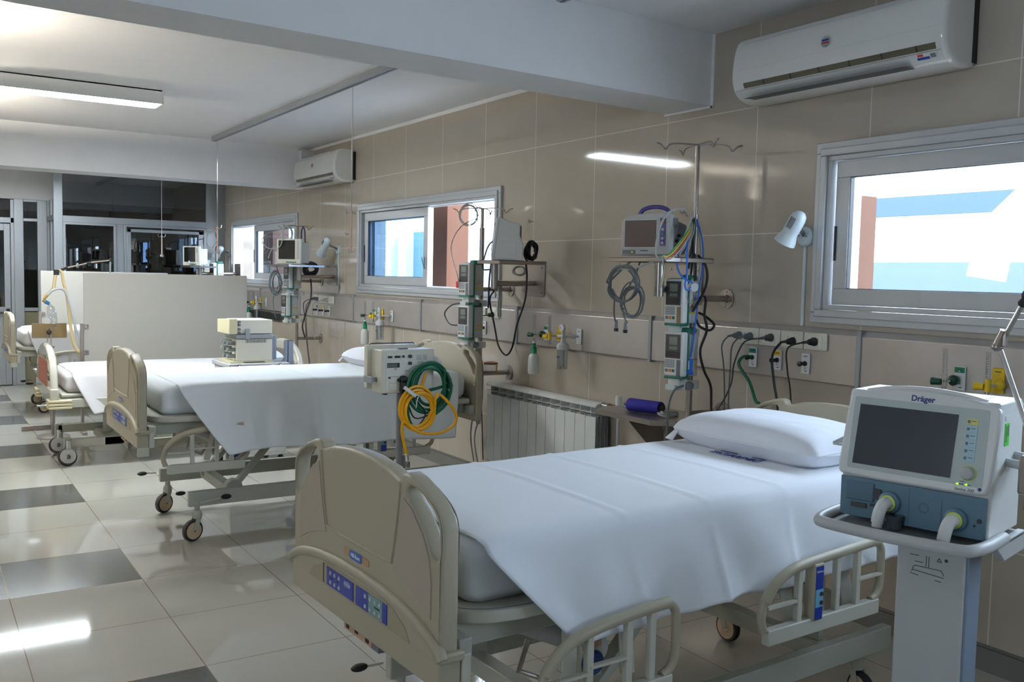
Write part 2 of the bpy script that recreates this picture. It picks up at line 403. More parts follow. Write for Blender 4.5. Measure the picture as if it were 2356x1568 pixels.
def ring(mb, y0, y1, z0, z1, w, x0, x1):
    mb.box(x0, x1, y0, y1, z0, z0+w); mb.box(x0, x1, y0, y1, z1-w, z1)
    mb.box(x0, x1, y0, y0+w, z0+w, z1-w); mb.box(x0, x1, y1-w, y1, z0+w, z1-w); return mb
def window(name, y0, y1, sash, label, lock_far=True):
    t = thing(name, label, 'window', (0, (y0+y1)/2, WZ0)); del t['label']; del t['category']; struct(t)
    T = Matrix.Translation((0, -(y0+y1)/2, -WZ0))
    def P(n, mb, m, par=t, **k):
        o = obj(n, mb, m, par, M=(T if par is t else None), **k); return o
    mb = MB(); ring(mb, y0-0.05, y1+0.05, WZ0-0.045, WZ1+0.045, 0.05, -0.022, 0.0)
    ring(mb, y0-0.018, y1+0.018, WZ0-0.015, WZ1+0.015, 0.034, -0.034, -0.0)
    P('frame', mb, aluw, bev=0.004)
    mb = MB(); ring(mb, y0+0.016, y1-0.016, WZ0+0.02, WZ1-0.02, 0.022, -0.018, 0.12); P('track', mb, aluw, bev=0.002)
    mb = MB()
    for z in (WZ0+0.043, WZ1-0.047): mb.box(0.052, 0.058, y0+0.04, y1-0.04, z, z+0.006)
    P('track_lip', mb, aluw)
    for (a, b, xx, gm) in sash:
        s = P('sash', ring(MB(), a, b, WZ0+0.044, WZ1-0.046, 0.075, xx, xx+0.035), aluw, bev=0.003)
        ym, zm = 0, 0
        g = obj('glass', MB().box(xx+0.016, xx+0.020, a+0.074, b-0.074, WZ0+0.118, WZ1-0.12), gm, s)
        obj('gasket', ring(MB(), a+0.072, b-0.072, WZ0+0.116, WZ1-0.118, 0.006, xx+0.004, xx+0.03), black, s)
        obj('lock', MB().box(xx-0.006, xx+0.002, b-0.014, b-0.004, 1.66, 1.82), black, s)
        if gm is glb:
            obj('latch', MB().box(xx-0.012, xx, a+0.012, a+0.042, 1.60, 1.70).bar((xx-0.006, a+0.045, 1.61), (xx-0.02, a+0.066, 1.70), 0.006, 0.006), mgrey, s, bev=0.002)
    return t
window('window_1', *WIN[1], [(1.60, 2.86, 0.005, glw), (0.45, 1.68, 0.055, glw)], '')
window('window_2', *WIN[2], [(6.95, 8.24, 0.005, glb), (7.02, 8.27, 0.062, glb)], '')
window('window_3', *WIN[3], [(10.12, 11.64, 0.005, glb)], '')
window('window_7', *WIN[0], [(-1.5, -0.2, 0.005, glw), (-2.7, -1.42, 0.055, glw)], '')
# ---- glazed partition at the far end and the door wall behind it
GY = 12.9
t = bpy.data.objects.new('window_4', None); COL.objects.link(t); t.location = (-1.1, GY, 0); struct(t); T = Matrix.Translation((1.1, -GY, 0))
fr = MB()
for a, b in ((-2.123, -2.02), (-0.257, 0.0)): fr.box(a, b, GY, GY+0.06, 0, H)
fr.box(-2.02, -0.257, GY, GY+0.06, 2.114, 2.195).box(-2.02, -0.257, GY, GY+0.06, 2.76, H).box(-2.02, -0.257, GY, GY+0.06, 0.98, 1.05).box(-2.02, -0.257, GY, GY+0.06, 0, 0.08)
fr.box(-1.395, -1.30, GY+0.004, GY+0.064, 1.05, 2.114)
obj('frame', fr, alu, t, M=T, bev=0.004)
fr = MB()
for a, b in ((-2.02, -1.395), (-1.30, -0.257)):
    for c, d, e, f in ((a, b, 2.085, 2.114), (a, b, 1.05, 1.08), (a, a+0.03, 1.08, 2.085), (b-0.03, b, 1.08, 2.085)): fr.box(c, d, GY-0.012, GY+0.03, e, f)
fr.box(-1.27, -1.22, GY-0.02, GY+0.02, 1.1, 2.06).box(-0.36, -0.30, GY-0.02, GY+0.02, 1.1, 2.06).box(-1.27, -0.3, GY-0.02, GY+0.02, 2.02, 2.06)
obj('sash', fr, alu, t, M=T, bev=0.003)
obj('pane', MB().box(-2.02, -0.257, GY+0.02, GY+0.026, 2.195, 2.76), gld, t, M=T)
obj('pane', MB().box(-2.02, -1.395, GY+0.02, GY+0.026, 1.05, 2.114), gld, t, M=T)
obj('pane', MB().box(-1.30, -0.257, GY+0.03, GY+0.036, 1.05, 2.114), gld, t, M=T)
obj('lower_panel', MB().box(-2.02, -0.257, GY+0.02, GY+0.04, 0.08, 0.98), woodm, t, M=T)
t = bpy.data.objects.new('window_5', None); COL.objects.link(t); t.location = (-2.12, 13.25, 0); struct(t); T = Matrix.Translation((2.12, -13.25, 0))
fr = MB().box(-2.123, -2.08, GY+0.06, 13.6, 2.14, 2.2).box(-2.123, -2.08, GY+0.06, 13.6, 0.96, 1.03).box(-2.123, -2.08, 13.2, 13.26, 0, 2.41).box(-2.123, -2.08, 13.53, 13.6, 0, 2.41)
obj('frame', fr, alu, t, M=T); obj('pane', MB().box(-2.105, -2.10, GY+0.06, 13.6, 1.03, 2.41), gld, t, M=T)
obj('lower_panel', MB().box(-2.11, -2.09, GY+0.06, 13.6, 0.0, 0.96), woodm, t, M=T)
struct(obj('trim_5', MB().box(XL, 0, 13.6, 13.75, 2.41, H), paint))          # bulkhead over the doors
t = bpy.data.objects.new('window_6', None); COL.objects.link(t); t.location = (-2.3, 13.6, 0); struct(t); T = Matrix.Translation((2.3, -13.6, 0))
fr = MB()
for a, b in ((-2.505, -2.395), (-2.235, -2.12)): fr.box(a, b, 13.6, 13.68, 0, 2.41)
fr.box(-2.395, -2.235, 13.61, 13.68, 2.13, 2.17).box(-2.395, -2.235, 13.61, 13.68, 0.965, 1.01).box(-2.395, -2.235, 13.61, 13.68, 2.38, 2.41)
obj('frame', fr, alu, t, M=T, bev=0.004)
obj('pane', MB().box(-2.395, -2.235, 13.64, 13.645, 1.0, 2.4), gld, t, M=T)
obj('lower_panel', MB().box(-2.395, -2.235, 13.63, 13.65, 0.02, 0.965), woodm, t, M=T)
t = bpy.data.objects.new('door_1', None); COL.objects.link(t); t.location = (-3.0, 13.6, 0); struct(t); T = Matrix.Translation((3.0, -13.6, 0))
obj('frame', MB().box(-3.62, -2.505, 13.6, 13.68, 2.10, 2.17).box(-2.545, -2.505, 13.6, 13.68, 0, 2.4).box(-3.62, -3.55, 13.6, 13.68, 0, 2.4), alu, t, M=T, bev=0.004)
obj('transom_pane', MB().box(-3.55, -2.545, 13.63, 13.635, 2.17, 2.41), gld, t, M=T)
lf = MB().box(-2.62, -2.55, 13.61, 13.66, 0.01, 2.09).box(-3.54, -3.46, 13.61, 13.66, 0.01, 2.09).box(-3.46, -2.62, 13.61, 13.66, 2.0, 2.09).box(-3.46, -2.62, 13.61, 13.66, 0.93, 1.02).box(-3.46, -2.62, 13.61, 13.66, 0.01, 0.2).box(-3.46, -2.62, 13.625, 13.645, 0.2, 0.93)
lf = obj('leaf', lf, alu, t, M=T, bev=0.003)
obj('pane', MB().box(-3.46, -2.62, 13.635, 13.64, 1.02, 2.0), gld, lf)
obj('handle', MB().box(-2.605, -2.565, 13.59, 13.61, 0.90, 1.0).cyl((-2.585, 13.57, 0.95), (-2.72, 13.57, 0.95), 0.012).cyl((-2.585, 13.61, 0.95), (-2.585, 13.57, 0.95), 0.012), black, lf)
struct(obj('wall_end', MB().box(XL, -3.62, 13.6, 13.7, 0, 2.41), wallpaint))
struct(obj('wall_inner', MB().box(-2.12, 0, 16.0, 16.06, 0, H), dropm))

# ================================================================= OUTSIDE THE WINDOWS
struct(obj('floor_outside', MB().box(0.3, 14, -8, 45, -1.1, -1.0), extwhite))
e = thing('neighbouring_building', 'long pale blue building wall with white posts seen outside the windows', 'building', (2.5, 6, 0))
T = Matrix.Translation((-2.5, -6, 0))
obj('wall', MB().box(2.5, 2.8, 5.2, 40, -1, 2.16), extblue, e, M=T)
obj('eave', MB().box(2.5, 2.8, -4, 5.2, 2.06, 2.2), mat('eave_blue', (60, 78, 112), 0.8), e, M=T)
obj('lower_wall', MB().box(2.56, 2.8, -4, 5.2, -1, 2.06), extwhite, e, M=T)
obj('window_band', MB().box(2.53, 2.57, -4, 5.2, 1.45, 1.72), mat('ext_glazing', (84, 98, 122), 0.4), e, M=T)
for a, b in ((12.15, 12.42), (12.66, 12.92), (22, 22.4), (17.0, 17.3)): obj('post', MB().box(2.38, 2.5, a, b, -1, 2.2), extwhite, e, M=T)

tag(obj('rendered_pilaster', MB().box(0.27, 0.40, 2.925, 3.5, -0.99, 1.985), brick), 'orange brown rendered pilaster outside the left edge of the nearest window', 'pilaster')
tag(obj('rendered_pilaster', MB().box(0.40, 0.62, 7.33, 7.72, -0.99, 2.6), brick), 'orange brown pilaster seen through the open half of the middle window', 'pilaster')
tag(obj('rendered_pilaster', MB().box(0.40, 0.62, 12.1, 12.5, -0.99, 2.6), brick), 'orange brown pilaster outside the farthest window', 'pilaster')
d = thing('duct_pipe', 'large white elbow duct pipe outside the nearest window', 'pipe', (1.8, 3.0, 1.9))
T = Matrix.Translation((-1.8, -3.0, -1.9))
obj('pipe', MB().tube([(1.9, 2.3, 2.42), (1.85, 2.95, 2.05), (1.82, 3.12, 1.88), (1.8, 3.16, 1.6)], 0.11, 20), white, d, M=T)
obj('collar', MB().tube([(1.862, 2.86, 2.10), (1.852, 2.93, 2.06)], 0.125, 20).tube([(1.825, 3.10, 1.90), (1.818, 3.13, 1.85)], 0.125, 20), lgrey, d, M=T)

# ================================================================= CEILING FITTINGS
def light(x0, x1, y0, y1, z0, label, stems=False, dm=None, upl=False):
    t = thing('ceiling_light', label, 'ceiling light', ((x0+x1)/2, (y0+y1)/2, z0)); T = Matrix.Translation((-(x0+x1)/2, -(y0+y1)/2, -z0))
    z1 = z0+0.10
    mb = MB().box(x0, x1, y0, y0+0.012, z0, z1).box(x0, x1, y1-0.012, y1, z0, z1)
    if not upl: mb.box(x0, x1, y0, y1, z1-0.01, z1-0.001)
    obj('body', mb, white, t, M=T)
    obj('end_cap', MB().box(x1-0.001, x1+0.008, y0, y1, z0, z1), cream, t, M=T); obj('end_cap', MB().box(x0-0.008, x0+0.001, y0, y1, z0, z1), cream, t, M=T)
    if not upl: obj('diffuser', MB().box(x0+0.01, x1-0.01, y0+0.012, y1-0.012, z0+0.002, z0+0.02), dm or lampm, t, M=T)
    if upl: obj('shield', MB().box(x0, x1, y0, y1, z0, z0+0.01), lgrey, t, M=T); obj('upper_diffuser', MB().box(x0+0.01, x1-0.01, y0+0.012, y1-0.012, z1-0.04, z1-0.03), upm, t, M=T)
    if stems:
        for x in (x0+0.15, x1-0.15): obj('stem', MB().box(x-0.02, x+0.02, (y0+y1)/2-0.05, (y0+y1)/2+0.05, z1, H), white, t, M=T)
light(-3.29, -2.05, 7.25, 7.50, 2.764, 'lit white ceiling light box hanging above the middle beds')
light(-3.20, -1.96, 11.45, 11.70, 2.66, 'lit ceiling light beyond the far ceiling beam', True)
light(-5.2, -3.96, 7.9, 8.15, 2.45, 'added unseen uplight over the aisle, left of the frame', True, lampw, True)  # invented fixture out of view, lifts the ceiling brightness
light(-5.2, -3.96, 11.45, 11.70, 2.45, 'added unseen uplight left of the frame beyond the far beam', True, lampw, True)  # second invented uplight, brightens the ceiling past the beam
light(-5.2, -3.96, 5.2, 5.45, 2.45, 'added unseen uplight over the aisle near the first beam', True, lampw, True)  # third invented uplight, evens out the ceiling nearer the first beam
def rail(label, x, y0, y1):
    t = thing('ceiling_rail', label, 'rail', (x, (y0+y1)/2, H))
    obj('channel', MB().box(-0.022, 0.022, (y0-y1)/2, (y1-y0)/2, -0.045, 0), alu, t)
    obj('slot', MB().box(-0.004, 0.004, (y0-y1)/2+0.002, (y1-y0)/2-0.002, -0.047, -0.044), dgrey, t)
rail('long grey ceiling rail running between the two ceiling beams', -1.09, 4.05, 9.43)
rail('short end of grey ceiling rail at the top edge before the near beam', -1.09, 0.6, 3.58)
rail('ceiling rail hidden behind the far ceiling beam', -1.17, 10.1, 12.6)
def rod(label, x, y, zt, zh, zb, n=1):
    t = thing('drip_hanger', label, 'hanging rod', (x, y, zt), group=None)
    obj('wire', MB().cyl((0, 0, 0), (0, 0, zh-zt), 0.0035, n=8), chrome, t)
    mb = MB()
    for s in (-1, 1):
        mb.tube(cat([(0, 0, zh-zt+0.01), (s*0.012, 0, zh-zt-0.012), (s*0.034, 0, zh-zt-0.016), (s*0.042, 0, zh-zt+0.015)], 5), 0.0035, 6)
    obj('upper_hook', mb, chrome, t)
    obj('lower_rod', MB().cyl((0, 0, zh-zt), (0, 0, zb-zt), 0.006, n=8), mat('copper_tint_rod', (214, 176, 158), 0.3, 0.7), t)
    mb = MB()
    for a in range(4):
        c, s = math.cos(a*PI/2+0.4), math.sin(a*PI/2+0.4)
        mb.tube(cat([(0, 0, zb-zt+0.008), (c*0.010, s*0.010, zb-zt-0.006), (c*0.020, s*0.020, zb-zt-0.006), (c*0.024, s*0.024, zb-zt+0.018)], 4), 0.0025, 6)
    obj('lower_hooks', mb, chrome, t)
rod('thin steel drip hanger with hooks in front of the middle window', -1.09, 5.98, H-0.046, 1.975, 1.70)
rod('thin steel drip hanger at the far end of the long rail', -1.09, 9.30, H-0.046, 1.98, 1.72)
rod('thin steel drip hanger in front of the dark glazed partition', -1.17, 11.35, H-0.046, 1.94, 1.70)

# air conditioners
def aircon(y0, label):
    t = thing('air_conditioner', label, 'air conditioner', (0, y0, 2.42), group='wall air conditioners')
    W = 1.13; T = Matrix.Translation((0, 0, -2.42))
    prof = [(0, 2.74), (-0.12, 2.745), (-0.175, 2.735), (-0.205, 2.70), (-0.222, 2.62), (-0.226, 2.54), (-0.212, 2.49), (-0.185, 2.455), (-0.14, 2.432), (-0.08, 2.425), (0, 2.435)]
    sm = [(a, b) for a, b in chaikin(prof, 1, False)]
    M = T @ Matrix(((1, 0, 0, 0), (0, 0, 1, 0), (0, 1, 0, 0), (0, 0, 0, 1)))
    obj('housing', MB().prism(sm, 0, W, M), acw, t, bev=0.022, seg=4, angle=50)
    def on(z):      # x of the front surface at height z
        for (a, b), (c, d) in zip(sm[:-1], sm[1:]):
            if min(b, d) <= z <= max(b, d) and a < -0.15 and c < -0.15: return a+(c-a)*(z-b)/(d-b) if d != b else a
        return -0.222
    def strip(n, ya, yb, za, zb, m, off=0.0015, par=t):
        k = 4; mbb = MB(); pts = [(on(za+(zb-za)*i/k)-off, za+(zb-za)*i/k) for i in range(k+1)]
        for (a, b), (c, d) in zip(pts[:-1], pts[1:]): mbb.add([(a, ya, b), (a, yb, b), (c, yb, d), (c, ya, d)], [(0, 1, 2, 3)])
        return obj(n, mbb, m, par, M=(T if par is t else None))
    slot = strip('intake_slot', 0.04, 1.05, 2.488, 2.512, mat('slot_olive', (92, 88, 66), 0.5))
    for k in range(6): strip('fin', 0.12+0.16*k, 0.127+0.16*k, 2.488, 2.512, black, 0.003, slot)
    strip('seam', 0.02, W-0.02, 2.482, 2.4835, mgrey, 0.001)
    strip('seam', 0.02, W-0.02, 2.575, 2.576, lgrey, 0.001)
    lv = strip('louver', 0.17, 1.07, 2.440, 2.479, white, 0.004)
    strip('louver_gap', 0.17, 1.03, 2.434, 2.439, dgrey, 0.003)
    obj('grip_recess', MB().cyl((-0.196, 0.14, 2.712), (-0.196, W-0.06, 2.712), 0.010, n=10), lgrey, t, M=T)
    b = obj('badge', MB().cyl((-0.222, 0.565, 2.615), (-0.229, 0.565, 2.615), 0.024, n=28), chrome, t, M=T)
    obj('emblem', MB().box(-0.2305, -0.2285, 0.548, 0.582, 2.617, 2.625), blue, b); obj('emblem', MB().box(-0.2305, -0.2285, 0.546, 0.584, 2.607, 2.613), red, b)
    s = strip('sticker', 0.045, 0.135, 2.458, 2.479, white, 0.006); strip('sticker_band', 0.075, 0.13, 2.458, 2.466, blue, 0.0075, s); strip('sticker_mark', 0.10, 0.125, 2.469, 2.476, red, 0.0075, s); strip('sticker_mark', 0.047, 0.07, 2.460, 2.474, mgrey, 0.0075, s)
    obj('rear_bracket', MB().box(-0.03, 0, -0.004, 0.002, 2.45, 2.72), black, t, M=T)
    return t
aircon(2.205, 'white air conditioner high on the tiled wall above the nearest window')
aircon(8.455, 'white air conditioner high on the tiled wall beside the far ceiling beam')
tag(obj('plaster_patch', MB().box(-0.14, 0, 9.56, 9.66, 2.72, H-0.03), paint), 'short white plaster box section behind the far air conditioner', 'plaster')
# ================================================================= WALL SERVICE EQUIPMENT
# stainless service panels
PAN = [(1.24, 2.655, 'steel wall panel under the nearest window with two flowmeters'), (2.675, 4.07, 'steel wall panel carrying the row of four socket plates'),
       (4.09, 5.485, 'steel wall panel above the radiator with humidifier bottle and suction jar'), (5.505, 6.965, 'steel wall panel behind the second pole under the middle window'),
       (6.985, 8.385, 'steel wall panel with flowmeters above the second bed head'), (8.405, 9.86, 'steel wall panel with two socket plates by the third pole'),
       (9.88, 11.26, 'steel wall panel left of the third pole under the far window'), (11.28, 12.7, 'farthest steel wall panel partly behind the white screen')]
for a, b, lb in PAN:
    t = thing('bedhead_unit', lb, 'wall panel', (0, (a+b)/2, 1.08), group='steel service panels')
    h = (b-a)/2
    obj('plate', MB().prism([(0, 0), (-0.035, 0.008), (-0.035, 0.235), (-0.012, 0.262), (0, 0.262)], -h, h, Matrix(((1, 0, 0, 0), (0, 0, 1, 0), (0, 1, 0, 0), (0, 0, 0, 1)))), panelsteel, t, bev=0.003)
    obj('joint_strip', MB().box(-0.042, 0, h-0.002, h+0.022, -0.004, 0.264), alu, t, bev=0.002)
def yzM(x, y, z, flip=False):   # local X -> -Y world (text readable from the room), local Y -> Z, normal -> -X
    return Matrix(((0, 0, -1, x), (-1, 0, 0, y), (0, 1, 0, z), (0, 0, 0, 1)))
PX = -0.036
def socket(y, z, label, n=2):
    t = thing('power_outlet', label, 'power outlet', (PX, y, z), group='cream socket plates')
    obj('cover', MB().box(-0.010, 0, -0.068, 0.068, -0.042, 0.042), cream, t, bev=0.005)
    obj('insert', MB().box(-0.0125, -0.008, -0.04, 0.04, -0.030, 0.030), mat('cream_insert', (232, 228, 212), 0.3), t, bev=0.001)
    mb = MB()
    for s in (-0.018, 0.018): mb.box(-0.0130, -0.012, s-0.001, s+0.001, -0.02, 0.02)
    for dy, dz in ((0.005, 0.004), (-0.005, 0.004), (0, -0.006)): mb.box(-0.0132, -0.012, dy-0.0015, dy+0.0015, dz-0.0035, dz+0.0035)
    obj('socket_holes', mb, mgrey, t)
    return t
for y, lb in ((3.322, 'leftmost of the four cream socket plates right of the near pole'), (3.182, 'second cream socket plate from the left of the row of four'), (3.042, 'third cream socket plate from the left of the row of four'), (2.902, 'rightmost of the four cream socket plates, nearest the window')):
    socket(y, 1.277, lb)
socket(5.925, 1.285, 'cream socket plate behind the second pole, left one'); socket(5.785, 1.285, 'cream socket plate behind the second pole, right one')
for y, lb in ((9.36, 'far cream socket plate right of the third pole'), (9.22, 'second cream socket plate right of the third pole'), (9.08, 'third cream socket plate right of the third pole'), (8.94, 'cream socket plate nearest the second bed beside the third pole')): socket(y, 1.275, lb)

def gas(y, z, col, label, knob=True, tall=0.10, wd=0.05):
    t = thing('gas_outlet', label, 'gas outlet', (PX, y, z), group='medical gas outlets')
    body = yellow if col == 'allyellow' else white
    obj('plate', MB().box(-0.008, 0, -wd/2, wd/2, -tall/2, tall/2), body, t, bev=0.003)
    if col in (ggreen, yellow, teal): obj('colour_band', MB().box(-0.0088, -0.007, -wd/2+0.003, wd/2-0.003, tall/2-0.027, tall/2-0.004), col, t)
    obj('writing', MB().box(-0.0092, -0.007, -0.012, 0.012, tall/2-0.016, tall/2-0.013).box(-0.0092, -0.007, -0.012, 0.002, -tall/2+0.012, -tall/2+0.015).box(-0.0092, -0.007, -0.006, 0.006, -0.022, -0.020), binkm, t)
    for zz in (tall/2-0.02, -tall/2+0.022): obj('screw', MB().cyl((-0.0075, 0, zz), (-0.0095, 0, zz), 0.003, n=8), chrome, t)
    if knob: obj('knob', MB().lathe([(0.012, 0.0), (0.012, 0.006), (0.008, 0.008), (0.009, 0.030), (0.012, 0.034), (0.012, 0.044), (0.006, 0.047)], (-0.008, 0.0, 0.0), (-1, 0, 0)), black, t)
    return t
gas(3.288, 1.170, teal, 'white gas outlet with green band and green hose below the socket plates')
gas(3.127, 1.170, yellow, 'white gas outlet with yellow band below the socket plates')
gas(2.955, 1.168, None, 'plain white vacuum outlet, right one below the socket plates')
gas(5.93, 1.168, None, 'white gas outlet with black knob beside the second pole')
gas(9.34, 1.16, teal, 'green banded gas outlet below the socket plates by the third pole', wd=0.045)
gas(9.17, 1.16, yellow, 'yellow banded gas outlet below the socket plates by the third pole', wd=0.045)
gas(9.00, 1.16, None, 'plain white gas outlet below the socket plates by the third pole', wd=0.045)
WH = 'between the two poles above the radiator'
def flowmeter(y, label, metal, bottle=None, lean=0.0, blabel=''):
    """wall flowmeter: stem out of the outlet, upright clear tube"""
    t = thing('flowmeter', label, 'flowmeter', (PX, y, 1.17), group='oxygen and air flowmeters')
    obj('wall_knob', MB().lathe([(0.010, 0), (0.020, 0.012), (0.022, 0.03), (0.016, 0.04), (0.008, 0.044)], (-0.008, 0, 0), (-1, 0, 0)), metal, t)
    obj('stem', MB().cyl((-0.05, 0, 0), (-0.095, lean, 0), 0.006), chrome, t)
    obj('block', MB().cyl((-0.095, lean, -0.024), (-0.095, lean, 0.026), 0.012, n=14), metal if metal is yellow else jarm, t)
    obj('dial_knob', MB().cyl((-0.100, lean+0.012, -0.004), (-0.108, lean+0.048, -0.004), 0.013, 0.016, n=14), metal, t)
    obj('tube', MB().cyl((-0.095, lean, 0.026), (-0.093, lean+0.004, 0.132), 0.0095, n=14), jarm, t)
    mb = MB()
    for k in range(9): mb.box(-0.106, -0.104, lean-0.004, lean+0.002+(k % 2)*0.003, 0.035+k*0.01, 0.0362+k*0.01)
    obj('scale', mb, binkm, t)
    obj('spout', MB().lathe([(0.010, -0.024), (0.007, -0.035), (0.008, -0.05), (0.005, -0.055)], (-0.095, lean, 0)), chrome, t)
    return t
def bottle(y, label):
    t = thing('humidifier_bottle', label, 'bottle', (PX-0.095, y, 1.11), group='green capped humidifier bottles')
    obj('flask', MB().lathe([(0.034, -0.205), (0.038, -0.19), (0.036, -0.10), (0.032, -0.085), (0.022, -0.072), (0.018, -0.065)], (0, 0, 0), n=24), bottlem, t)
    obj('cap', MB().lathe([(0.020, -0.072), (0.020, -0.028), (0.013, -0.024), (0.011, 0.006)], (0, 0, 0), n=20).cyl((0, 0.0, -0.012), (0.0, 0.026, -0.006), 0.004), ggreen, t)
    obj('neck', MB().cyl((0, 0, 0.002), (0, 0, 0.014), 0.012), white, t)
    return t
def regulator(y, label, jlabel):
    t = thing('suction_regulator', label, 'regulator', (PX, y, 1.178), group='suction regulators')
    obj('stem', MB().cyl((-0.008, 0, 0), (-0.10, 0.045, 0), 0.007).cyl((-0.03, 0.008, 0), (-0.055, 0.02, 0), 0.014), lgrey, t)
    obj('body', MB().cyl((-0.10, 0.045, -0.03), (-0.10, 0.045, 0.03), 0.012).cyl((-0.10, 0.035, 0), (-0.105, 0.085, 0.0), 0.013), lgrey, t)
    obj('gauge', MB().lathe([(0.022, 0), (0.024, 0.004), (0.024, 0.016), (0.021, 0.018)], (-0.098, 0.045, 0.055), (-1, -0.1, 0), n=24), lgrey, t)
    obj('dial', MB().cyl((-0.1155, 0.044, 0.055), (-0.1165, 0.044, 0.055), 0.019, n=24), white, t)
    obj('needle', MB().bar((-0.1172, 0.05, 0.062), (-0.1172, 0.038, 0.047), 0.0015, 0.0015), binkm, t)
    j = thing('suction_jar', jlabel, 'jar', (PX-0.10, y+0.045, 1.13), group='clear suction jars')
    obj('lid', MB().lathe([(0.040, -0.035), (0.040, -0.012), (0.032, 0.002), (0.018, 0.010), (0.012, 0.03)], (0, 0, 0), n=24), lgrey, j)
    obj('cup', MB().lathe([(0.036, -0.035), (0.034, -0.16), (0.031, -0.163), (0.031, -0.159), (0.033, -0.037)], (0, 0, 0), n=24, caps=True), jarm, j)
    obj('float_tube', MB().cyl((0, 0, -0.035), (0, 0, -0.14), 0.012, n=12), bottlem, j)
    obj('print', MB().box(-0.0375, -0.0355, -0.012, 0.012, -0.088, -0.078), ink, j)
def flowset(y, where, full=True):
    gas(y-0.03, 1.178, ggreen, 'green banded gas outlet '+where, knob=False)
    flowmeter(y-0.02, 'green flowmeter with upright clear tube '+where, dgreen, lean=0.0)
    if full: bottle(y-0.02, 'frosted humidifier bottle with green cap '+where)
    gas(y-0.19, 1.185, 'allyellow', 'all yellow gas outlet plate '+where, knob=False)
    flowmeter(y-0.21, 'yellow flowmeter with upright clear tube '+where, yellow, lean=0.01)
    if full:
        gas(y-0.40, 1.178, None, 'plain white outlet holding the suction regulator '+where, knob=False)
        regulator(y-0.40, 'grey suction regulator with round gauge '+where, 'clear suction jar with grey lid '+where)
flowset(5.155, 'above the radiator')
flowset(7.92, 'above the second bed')
flowset(11.42, 'behind the white screen')
flowset(2.205, 'behind the foreground ventilator', False)

# ---- plugs and cords at the first sockets
def plug(y, z, pts, col, label, sy=0.0, r=0.0042):
    t = thing('plug_cord', label, 'power cord', (PX-0.012, y, z), group='plugged power cords')
    obj('plug', MB().lathe([(0.020, 0), (0.020, 0.012), (0.016, 0.018), (0.014, 0.034), (0.008, 0.042)], (0, 0, 0), (-1, 0.2, -0.05)), col, t)
    obj('strain_relief', MB().cyl((-0.036, 0.006, 0), (-0.05, 0.035, -0.006), 0.008, 0.005), col, t)
    p = [(-0.048, 0.032, -0.005)]+[(a, b-y, c-z) for a, b, c in pts]
    obj('cord', MB().tube(cat(p, 8), r, 6), col, t)
BK = mat('black_cord', (28, 28, 30), 0.5)
plug(3.375, 1.277, [(-0.07, 3.43, 1.22), (-0.06, 3.42, 1.10), (-0.05, 3.415, 0.9), (-0.05, 3.40, 0.45)], greycable, 'first plug from the left with grey cord hanging down')
plug(3.300, 1.277, [(-0.07, 3.36, 1.22), (-0.06, 3.375, 1.10), (-0.05, 3.39, 0.9), (-0.05, 3.39, 0.45)], greycable, 'second plug from the left with grey cord')
plug(3.165, 1.279, [(-0.09, 3.26, 1.25), (-0.08, 3.33, 1.14), (-0.07, 3.36, 1.02), (-0.07, 3.45, 0.88), (-0.06, 3.6, 0.78)], dgrey, 'grey plug with dark cord curving down to the left')
plug(3.028, 1.270, [(-0.09, 3.075, 1.20), (-0.08, 3.07, 1.08), (-0.08, 3.03, 0.9), (-0.08, 3.0, 0.5)], BK, 'thick black cord hanging from the third socket plate', r=0.006)
plug(2.900, 1.277, [(-0.09, 2.985, 1.24), (-0.08, 2.99, 1.14), (-0.08, 2.96, 0.98), (-0.08, 2.94, 0.5)], BK, 'black plug and cord in the rightmost socket plate')
cord('green_gas_hose', [(-0.055, 3.285, 1.174), (-0.10, 3.30, 1.172), (-0.11, 3.315, 1.13), (-0.10, 3.25, 1.05), (-0.14, 3.17, 0.97), (-0.15, 3.12, 0.92), (-0.15, 3.11, 0.6)], 0.008, greenhose, 'green gas hose hanging from the green banded outlet behind the bed head', 'hose', n=10)
plug(9.36, 1.275, [(-0.09, 9.48, 1.22), (-0.08, 9.46, 1.05), (-0.08, 9.40, 0.8), (-0.06, 9.35, 0.5)], BK, 'black plug with cord at the far socket plates')
plug(9.30, 1.275, [(-0.09, 9.40, 1.20), (-0.08, 9.42, 1.05), (-0.08, 9.38, 0.8), (-0.06, 9.30, 0.45)], greycable, 'grey cord beside the black plug at the far socket plates')
plug(9.05, 1.270, [(-0.09, 9.20, 1.22), (-0.08, 9.22, 1.05), (-0.08, 9.15, 0.8), (-0.08, 9.05, 0.4)], lcable, 'pale plug and cord at the far socket plates')
plug(5.80, 1.27, [(-0.12, 5.90, 1.24), (-0.10, 5.9, 1.1), (-0.07, 5.85, 0.8), (-0.06, 5.8, 0.2)], BK, 'black plug right of the second pole')

